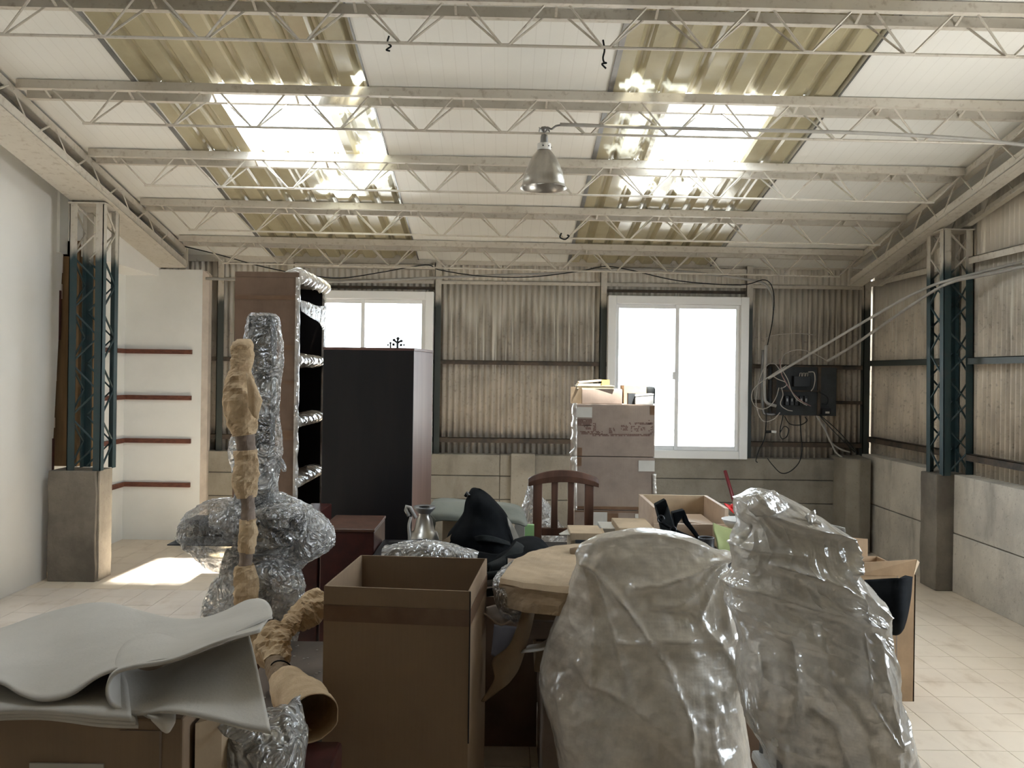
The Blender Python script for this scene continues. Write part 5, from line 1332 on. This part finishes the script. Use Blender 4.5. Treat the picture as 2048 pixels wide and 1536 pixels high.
for (q, d_, dep, m, lab) in CART:
    a_, b_ = W(q[0], q[1], d_), W(q[2], q[3], d_)
    z0 = 0 if q[1] == 1345 else b_.z
    mb = MB(); rings = []
    for k in range(9):
        t = k / 8; z = z0 + (a_.z - z0) * t
        jx = .012 * noise.noise(Vector((z * 9, d_, 1))); rings.append([(a_.x + jx, d_ + jx, z), (b_.x, d_ - jx * .5, z), (b_.x, d_ + dep, z), (a_.x - jx, d_ + dep, z)])
    solo(mb.loft(rings), 'flattened_box', m, lab, 'box', bevel=.006)
lumpy([P((1058, 1290, 2.95), (1082, 1286, 2.93), (1108, 1272, 2.93), (1140, 1270, 2.95)), P((1045, 1300, 2.88), (1080, 1296, 2.86), (1112, 1284, 2.86), (1138, 1284, 2.88)), P((1042, 1306, 2.86), (1078, 1302, 2.84), (1114, 1296, 2.84), (1134, 1296, 2.86))], 'white_paper', 'whitepaper', 'crumpled white paper poking out of the centre pile', 'paper', .003, jit=.03, js=22)
lumpy([P((1052, 1196, 2.9), (1062, 1194, 2.9), (1072, 1200, 2.92)), P((1038, 1240, 2.88), (1052, 1248, 2.88), (1062, 1256, 2.9)), P((1018, 1290, 2.86), (1034, 1300, 2.86), (1040, 1330, 2.88)), P((985, 1320, 2.84), (1010, 1335, 2.84), (1022, 1360, 2.86)), P((988, 1360, 2.83), (1000, 1372, 2.83), (1006, 1376, 2.83)), P((962, 1402, 2.82), (967, 1404, 2.82), (972, 1402, 2.82))], 'torn_cardboard', 'card', 'long torn cardboard strip hanging down beside the centre pile', 'cardboard', .005, jit=.012)
lumpy([P((972, 1215, 2.98), (1000, 1210, 3.0), (1030, 1226, 2.98)), P((970, 1232, 2.9), (1000, 1240, 2.9), (1030, 1246, 2.9)), P((968, 1226, 2.86), (1000, 1250, 2.84), (1022, 1240, 2.86))], 'torn_cardboard', 'cardg', 'short torn cardboard flap jutting left under the film', 'cardboard', .005, jit=.012)
lumpy([P((990, 1250, 3.1), (1015, 1252, 3.05), (1045, 1255, 3.0)), P((988, 1280, 3.08), (1012, 1290, 3.0), (1032, 1288, 2.98)), P((985, 1310, 3.06), (998, 1316, 3.0), (1010, 1300, 2.98))], 'lilac_cloth', pm('lilac_cloth', (.13, .12, .13), rough=.9), 'grey lilac cloth hanging left of the centre pile', 'cloth', .012, jit=.02)
solo(MB().box((-.10, 3.53, 0), (.16, 3.70, .62)), 'shade_block', 'cardmauve', 'added dark block for the shaded floor between open carton and centre pile', 'crate')  # block added to darken a gap where lit floor showed through

# ================================================================== LEFT FOREGROUND
zb1 = .865
bA = root('felt_carton', (-1.1, 2.0, 0), 'large brown cardboard carton under the grey felt sheets, bottom left', 'box')
aR = W(366, 1440, 1.66); xR = aR.x
MB().box((-1.55, 1.66, 0), (xR, 2.02, zb1)).build('carton', 'cardbox', bA, bevel=.005)
a_, b_ = W(58, 1527, 1.655), W(206, 1540, 1.655)
MB().box((a_.x, 1.656, b_.z - .04), (b_.x, 1.661, a_.z)).build('paper_label', 'label', bA)
a_, b_ = W(238, 1460, 1.655), W(322, 1536, 1.655)
for q in ((238, 1462, 318, 1464), (318, 1464, 321, 1540)):
    p0, p1 = W(q[0], q[1], 1.655), W(q[2], q[3], 1.655)
    MB().box((p0.x, 1.6575, p1.z), (p1.x, 1.661, p0.z)).build('pen_outline', 'cardg', bA)
# stacked flat felt sheets below
def felt(net, name, lab, n=8, th=.006, mat='felt', extra=None):
    g_ = surf(net, n)
    mb = MB().grid(g_)
    return solo(mb, name, mat, lab, 'felt sheet', 'grey felt sheets piled on the left carton', smooth=True, thick=th)
for k, (dz, x1, y1, lab) in enumerate(((.004, 282, 0, 'lowest flat grey felt sheet, lying on the left carton'), (.014, 276, 1, 'second grey felt sheet from the bottom of the pile'), (.024, 268, 2, 'third grey felt sheet from the bottom of the pile'))):
    z = zb1 + .006 + dz
    f_ = [WZ(-60, 1440 - k * 7, z), WZ(80, 1436 - k * 6, z), WZ(200, 1450 - k * 8, z + .002), WZ(x1 - 5, 1453 - k * 7, z)]
    b_ = [WZ(-60, 1330, z), WZ(80, 1322, z), WZ(180, 1320, z), WZ(250, 1318, z)]
    m1 = [a.lerp(b, .5) for a, b in zip(f_, b_)]
    c_ = [a + Vector((0, .3, 0)) for a in b_]
    felt([f_, m1, b_, c_], 'felt_sheet', lab, 6, .008)
# curled sheet: cross-section runs under the top sheet, curls round on the left, comes back and droops right
front = [(520, 1262, 1.72), (440, 1285, 1.68), (345, 1322, 1.66), (265, 1336, 1.64), (228, 1350, 1.63), (214, 1380, 1.62), (226, 1412, 1.62), (270, 1428, 1.615), (340, 1424, 1.60), (420, 1438, 1.58), (480, 1454, 1.57), (542, 1466, 1.56)]
back = [(545, 1235, 2.10), (480, 1250, 2.08), (400, 1262, 2.05), (320, 1262, 2.02), (262, 1275, 2.0), (242, 1300, 1.98), (262, 1330, 1.97), (310, 1338, 1.96), (365, 1320, 1.95), (420, 1300, 1.95), (462, 1285, 1.95), (498, 1268, 1.95)]
F_ = P(*front); B_ = P(*back)
net = [F_, [a.lerp(b, .33) + Vector((0, 0, .006)) for a, b in zip(F_, B_)], [a.lerp(b, .66) + Vector((0, 0, .008)) for a, b in zip(F_, B_)], B_]
felt(net, 'felt_sheet', 'grey felt sheet folded in an open curl, its corner drooping right', 8, .006)
# top wavy sheet
net = [P((-70, 1360, 1.66), (0, 1366, 1.66), (40, 1388, 1.64), (85, 1401, 1.63), (140, 1391, 1.64), (200, 1352, 1.65), (265, 1331, 1.66), (345, 1318, 1.68), (400, 1303, 1.70), (460, 1274, 1.74), (505, 1250, 1.80), (543, 1232, 1.86)),
       P((-70, 1335, 1.76), (0, 1338, 1.77), (45, 1350, 1.76), (95, 1352, 1.76), (150, 1340, 1.77), (210, 1322, 1.78), (275, 1306, 1.80), (350, 1292, 1.82), (405, 1275, 1.85), (462, 1256, 1.88), (508, 1240, 1.92), (544, 1222, 1.98)),
       P((-70, 1310, 1.88), (0, 1308, 1.90), (50, 1308, 1.90), (100, 1302, 1.92), (160, 1290, 1.93), (220, 1282, 1.94), (285, 1272, 1.95), (350, 1262, 1.96), (405, 1254, 1.98), (458, 1240, 2.02), (504, 1226, 2.06), (540, 1212, 2.1)),
       P((-70, 1290, 2.00), (0, 1282, 2.02), (55, 1270, 2.04), (110, 1258, 2.06), (170, 1246, 2.08), (225, 1244, 2.09), (290, 1250, 2.09), (350, 1248, 2.10), (405, 1243, 2.12), (455, 1229, 2.15), (500, 1210, 2.19), (530, 1202, 2.22)),
       P((-70, 1276, 2.12), (0, 1262, 2.14), (60, 1240, 2.17), (120, 1222, 2.2), (175, 1210, 2.22), (225, 1210, 2.22), (285, 1225, 2.21), (345, 1238, 2.20), (400, 1238, 2.20), (450, 1223, 2.24), (490, 1203, 2.28), (515, 1198, 2.3)),
       P((-70, 1272, 2.2), (0, 1258, 2.2), (60, 1238, 2.22), (120, 1221, 2.25), (175, 1211, 2.26), (225, 1211, 2.26), (285, 1227, 2.25), (345, 1240, 2.24), (400, 1240, 2.24), (450, 1226, 2.28), (490, 1207, 2.3), (515, 1203, 2.31))]
felt(net, 'felt_sheet', 'topmost wavy grey felt sheet, its right tongue curling up', 5, .005)
lumpy([P((286, 1428, 1.63), (310, 1428, 1.64), (352, 1426, 1.66)), P((300, 1436, 1.60), (322, 1440, 1.6), (350, 1442, 1.62)), P((326, 1460, 1.62), (336, 1464, 1.62), (344, 1452, 1.63))], 'foam_wrap', 'felt', 'white foam wrap corner hanging below the curled felt', 'wrap', .006, jit=.004)

# wrapped crate right of the felt carton
wcr = root('wrapped_crate', (-.48, 1.95, 0), 'dark crate in crumpled film between felt carton and open carton', 'crate')
MB().box((-.62, 1.88, 0), (-.42, 2.3, .55)).build('crate_body', 'maroon', wcr, bevel=.01)
MB().hexa([(xR + .01, 1.70, 0), (xR + .05, 1.74, 0), (xR + .05, 1.86, 0), (xR + .01, 1.86, 0)], [(xR + .01, 1.70, .84), (xR + .05, 1.74, .84), (xR + .05, 1.86, .84), (xR + .01, 1.86, .84)]).build('side_board', 'cardl', wcr)
net = [P((430, 1450, 1.95), (480, 1440, 2.0), (540, 1425, 2.1), (585, 1420, 2.2)),
       P((432, 1470, 1.84), (490, 1464, 1.84), (560, 1440, 1.9), (606, 1400, 2.02)),
       P((440, 1500, 1.80), (500, 1498, 1.78), (570, 1490, 1.82), (615, 1470, 1.92)),
       P((450, 1560, 1.80), (505, 1560, 1.77), (575, 1560, 1.80), (612, 1560, 1.9)),
       P((450, 1700, 1.80), (505, 1700, 1.78), (575, 1700, 1.80), (605, 1700, 1.9))]
g_ = surf(net, 12); g_ = [[p + Vector((.01 * noise.noise(p * 12), -.02 * ridge(p, 9), .02 * ridge(p, 11))) for p in r_] for r_ in g_]
MB().grid(g_).build('crumpled_film', 'filmgrey', wcr, smooth=True, thick=.002)
g_ = surf([P((430, 1448, 1.74), (470, 1450, 1.74), (505, 1458, 1.74)), P((450, 1472, 1.72), (480, 1478, 1.72), (510, 1474, 1.72)), P((478, 1482, 1.72), (488, 1488, 1.72), (500, 1482, 1.72))], 6)
MB().grid(g_).build('film_corner', 'filmgrey', wcr, smooth=True, thick=.003)

# ================================================================== TALL WRAPPED MACHINE AND KRAFT POLES
def loft_px(levels, d, dep, mat, name, par, n=72, amp=.012, sc=14, m=None, top_flat=False, jag=.006, nexp=2.2):
    P_ = catmull([Vector((l[0], l[1], l[2])) for l in levels], 9); rings = []
    for v in P_:
        py, xl, xr = v; a, b = W(xl, py, d), W(xr, py, d); xc, hw = (a.x + b.x) / 2, max(.004, (b.x - a.x) / 2)
        hd = min(dep / 2, hw * 1.3); ring = []
        for k in range(n):
            t = 2 * PI * k / n; c_, s_ = math.cos(t), math.sin(t)
            x = hw * math.copysign(abs(c_) ** (2 / nexp), c_); y = hd * math.copysign(abs(s_) ** (2 / nexp), s_)
            p = Vector((xc + x, d + y, (a.z + b.z) / 2)); nr = Vector((c_, s_, 0))
            q = amp * ridge(Vector((p.x, p.y, p.z * .45)), sc * .6) + jag * ridge(p, sc * 2.2)
            ring.append(p + nr * (q - amp * .5) * min(1, hw / .03))
        rings.append(ring)
    return MB().loft(rings).build(name, mat, par, smooth=True)
dm = 3.5
wm = root('wrapped_machine', (W(528, 1100, dm).x, dm, 0), 'tall dark apparatus with cross arms, swathed in grey bubble wrap', 'machine')
a_, b_ = W(503, 632, dm), W(550, 632, dm)
MB().hexa([(a_.x + .01, dm - .04, 0), (b_.x - .01, dm - .04, 0), (b_.x - .01, dm + .04, 0), (a_.x + .01, dm + .04, 0)], [(a_.x, dm - .04, a_.z), (b_.x, dm - .04, a_.z), (b_.x, dm + .04, a_.z), (a_.x, dm + .04, a_.z)]).build('mast', 'elec', wm, bevel=.004)
a_, b_ = W(366, 1074, dm), W(602, 1080, dm)
MB().box((a_.x, dm - .17, b_.z + .004), (b_.x, dm + .10, a_.z + .004)).build('cross_plate', 'elec', wm, bevel=.003)
for q in ((374, 1038, 400, 1072), (580, 1036, 602, 1062)):
    a_, b_ = W(q[0], q[1], dm - .12), W(q[2], q[3], dm - .12)
    MB().box((a_.x, dm - .14, b_.z), (b_.x, dm - .02, a_.z)).build('arm_end', 'blackplastic', wm, bevel=.004)
a_, b_ = W(400, 1052, dm), W(580, 1066, dm)
MB().box((a_.x, dm - .10, b_.z), (b_.x, dm + .0, a_.z)).build('cross_arm', 'blackplastic', wm)
a_, b_ = W(440, 1200, dm), W(560, 1200, dm)
MB().box((a_.x, dm - .12, 0), (b_.x, dm + .12, .5)).build('base_box', 'clothdark', wm, bevel=.01)
loft_px([(627, 506, 548), (634, 500, 554), (650, 496, 557), (690, 492, 561), (730, 498, 562), (770, 502, 558), (805, 494, 556), (840, 480, 554), (862, 470, 558), (880, 460, 561), (905, 457, 563), (935, 464, 556), (965, 474, 552), (990, 476, 556), (1010, 462, 580), (1030, 440, 600)], dm, .20, 'filmthin', 'column_wrap', wm, amp=.012, jag=.006)
loft_px([(1000, 420, 470), (1010, 402, 490), (1026, 384, 500), (1045, 372, 505), (1066, 367, 508), (1082, 372, 505), (1098, 388, 500), (1115, 402, 498), (1132, 424, 495), (1140, 440, 490)], dm - .05, .34, 'filmthin', 'arm_wrap', wm, amp=.02, sc=12, jag=.015)
loft_px([(1012, 520, 580), (1020, 505, 602), (1038, 498, 606), (1060, 498, 606), (1076, 500, 603), (1090, 502, 580), (1110, 505, 570)], dm - .10, .24, 'filmthin', 'arm_wrap', wm, amp=.014, sc=12, jag=.013)
loft_px([(985, 545, 562), (1000, 545, 590), (1014, 548, 618), (1034, 552, 640), (1056, 556, 658), (1080, 560, 663), (1098, 556, 655), (1108, 548, 640), (1125, 540, 612), (1140, 538, 596), (1150, 545, 580)], dm + .12, .26, 'filmgrey', 'arm_wrap', wm, amp=.018, sc=11, jag=.014)
loft_px([(1098, 462, 560), (1120, 452, 572), (1145, 446, 590), (1168, 430, 600), (1195, 418, 602), (1225, 415, 598), (1260, 418, 590), (1310, 424, 584), (1400, 430, 575), (1499, 436, 568)], dm, .36, 'filmgrey', 'base_wrap', wm, amp=.022, sc=10, jag=.015)
loft_px([(915, 556, 562), (924, 557, 568), (934, 560, 572), (943, 566, 572)], dm - .02, .03, 'filmgrey', 'film_tail', wm, amp=.003, n=20)

def ctube(path, rad, name, mat, par, n=30, amp=.006, sc=22, seed=0, cap=True, flat=.75):
    amp *= 1.6; C = catmull([Vector((p.x, p.y, p.z)) for p in path], 14)
    rr = catmull([Vector((r, 0, 0)) for r in rad], 14); rings = []; last = None
    for i, p in enumerate(C):
        t = (C[min(i + 1, len(C) - 1)] - C[max(i - 1, 0)]).normalized()
        u = Vector((0, 1, 0)) if last is None else last
        u = (u - t * u.dot(t)).normalized(); last = u; w = t.cross(u)
        rings.append([p + (u * math.cos(a) + w * math.sin(a)) * (rr[i].x * (1 + 0) + amp * ridge(p + (u * math.cos(a) + w * math.sin(a)) * rr[i].x + Vector((seed, 0, 0)), sc)) for a in [2 * PI * k / n for k in range(n)]])
    return MB().loft(rings[::2] + [rings[-1]], cap).build(name, mat, par, smooth=False)
dk = 3.22; f = dk / FPX
kp = root('kraft_wrapped_pole', (W(490, 1290, dk).x, dk, W(505, 1300, dk).z), 'tall upright pole wrapped in kraft paper, leaning on the bubble-wrapped machine', 'pole')
kp.location = (W(495, 1000, dk).x, dk, 0)
ctube(P((486, 678), (486, 690), (484, 715), (481, 735), (480, 760), (482, 800), (486, 845), (489, 870), d=dk), [8 * f, 17 * f, 18 * f, 17 * f, 24 * f, 30 * f, 26 * f, 19 * f], 'upper_wrap', 'kraft', kp, amp=.009, sc=20)
ctube(P((489, 868), (492, 888), (494, 905), d=dk), [18 * f, 17 * f, 17 * f], 'tape_band', 'cardg', kp, amp=.003, sc=26)
ctube(P((492, 900), (494, 930), (490, 965), (492, 995), d=dk), [19 * f, 20 * f, 21 * f, 15 * f], 'middle_wrap', 'kraft', kp, amp=.009, sc=22, seed=4)
ctube(P((495, 990), (496, 1015), (497, 1040), d=dk), [14 * f, 12 * f, 13 * f], 'tape_band', 'cardg', kp, amp=.003, sc=26)
ctube(P((496, 1038), (497, 1065), (492, 1105), d=dk), [14 * f, 15 * f, 13 * f], 'lower_wrap', 'kraft', kp, amp=.007, sc=24, seed=7)
ctube(P((492, 1103), (492, 1118), (490, 1132), d=dk), [13 * f, 12 * f, 12 * f], 'tape_band', 'cardg', kp, amp=.002, sc=26)
ctube(P((490, 1130), (492, 1155), (494, 1200), (505, 1260), (512, 1300), d=dk), [16 * f, 19 * f, 20 * f, 12 * f, 8 * f], 'foot_wrap', 'kraft', kp, amp=.009, sc=20, seed=9)
MB().tube([W(512, 1300, dk), (W(520, 1300, dk).x, dk, 0)], .018, 8).build('pole_core', 'wood', kp)
g_ = surf([P((492, 745, dk - .06), (500, 752, dk - .07), (508, 762, dk - .06)), P((494, 765, dk - .075), (508, 778, dk - .08), (524, 800, dk - .05)), P((496, 790, dk - .07), (508, 806, dk - .075), (524, 804, dk - .05)), P((497, 815, dk - .06), (506, 832, dk - .06), (514, 838, dk - .05))], 5)
MB().grid(g_).build('loose_flap', 'kraft', kp, smooth=True, thick=.003)

k2 = root('kraft_wrapped_lamp', (W(585, 1330, 2.9).x, 2.9, .48), 'crooked kraft-paper bundle ending in an open cone beside the open carton', 'bundle')
def pf(px, py, d): return W(px, py, d)
ctube([pf(650, 1200, 3.05), pf(636, 1208, 3.03), pf(618, 1222, 3.0), pf(600, 1234, 2.97), pf(585, 1240, 2.95)], [.03, .042, .040, .034, .02], 'arm_wrap', 'kraft', k2, amp=.014, sc=26)
ctube([pf(588, 1238, 2.93), pf(576, 1252, 2.9), pf(566, 1262, 2.88)], [.018, .026, .024], 'elbow_wrap', 'kraft', k2, amp=.010, sc=26, seed=3)
ctube([pf(560, 1262, 2.86), pf(548, 1280, 2.82), pf(545, 1305, 2.78), pf(552, 1330, 2.72)], [.030, .042, .040, .026], 'elbow_wrap', 'kraft', k2, amp=.016, sc=24, seed=6)
ctube([pf(548, 1326, 2.72), pf(556, 1345, 2.66), pf(565, 1362, 2.6)], [.026, .028, .030], 'neck_wrap', 'card', k2, amp=.006, sc=24, seed=8)
MB().tube([tuple(pf(563, 1340, 2.66) + Vector((.035 * math.cos(a), -.02 * math.sin(a), .036 * math.sin(a)))) for a in [k * .3 for k in range(22)]], .0022, 6).build('black_wire', 'clothblack', k2, smooth=True)
C_ = [pf(562, 1362, 2.60), pf(580, 1378, 2.52), pf(604, 1402, 2.42), pf(622, 1428, 2.30), pf(628, 1436, 2.27)]
rd = [.034, .055, .062, .060, .058]; rings = []
P_ = catmull(C_, 8); r2 = catmull([Vector((r, 0, 0)) for r in rd], 8)
u = Vector((0, 1, 0)); last = u
for i, p in enumerate(P_):
    t = (P_[min(i + 1, len(P_) - 1)] - P_[max(i - 1, 0)]).normalized()
    u = (last - t * last.dot(t)).normalized(); last = u; w = t.cross(u)
    rings.append([p + (u * math.cos(a) + w * math.sin(a)) * (r2[i].x + .012 * ridge(p + (u * math.cos(a) + w * math.sin(a)) * .05, 8)) for a in [2 * PI * k / 48 for k in range(48)]])
MB().loft(rings, False).build('cone_wrap', 'kraft', k2, smooth=True, thick=.003)
g_ = surf([P((606, 1440, 2.36), (616, 1452, 2.35), (630, 1462, 2.36), (646, 1462, 2.38)), P((604, 1458, 2.36), (612, 1466, 2.35), (628, 1470, 2.36), (650, 1466, 2.38)), P((606, 1470, 2.37), (611, 1474, 2.36), (622, 1472, 2.36), (640, 1466, 2.38))], 5)
MB().grid([[p + Vector((0, -.006 * ridge(p, 20), 0)) for p in r_] for r_ in g_]).build('torn_rim', 'kraft', k2, smooth=True, thick=.003)

# dark carton standing between the two wrapped chairs, and one in the shade behind the flattened boxes
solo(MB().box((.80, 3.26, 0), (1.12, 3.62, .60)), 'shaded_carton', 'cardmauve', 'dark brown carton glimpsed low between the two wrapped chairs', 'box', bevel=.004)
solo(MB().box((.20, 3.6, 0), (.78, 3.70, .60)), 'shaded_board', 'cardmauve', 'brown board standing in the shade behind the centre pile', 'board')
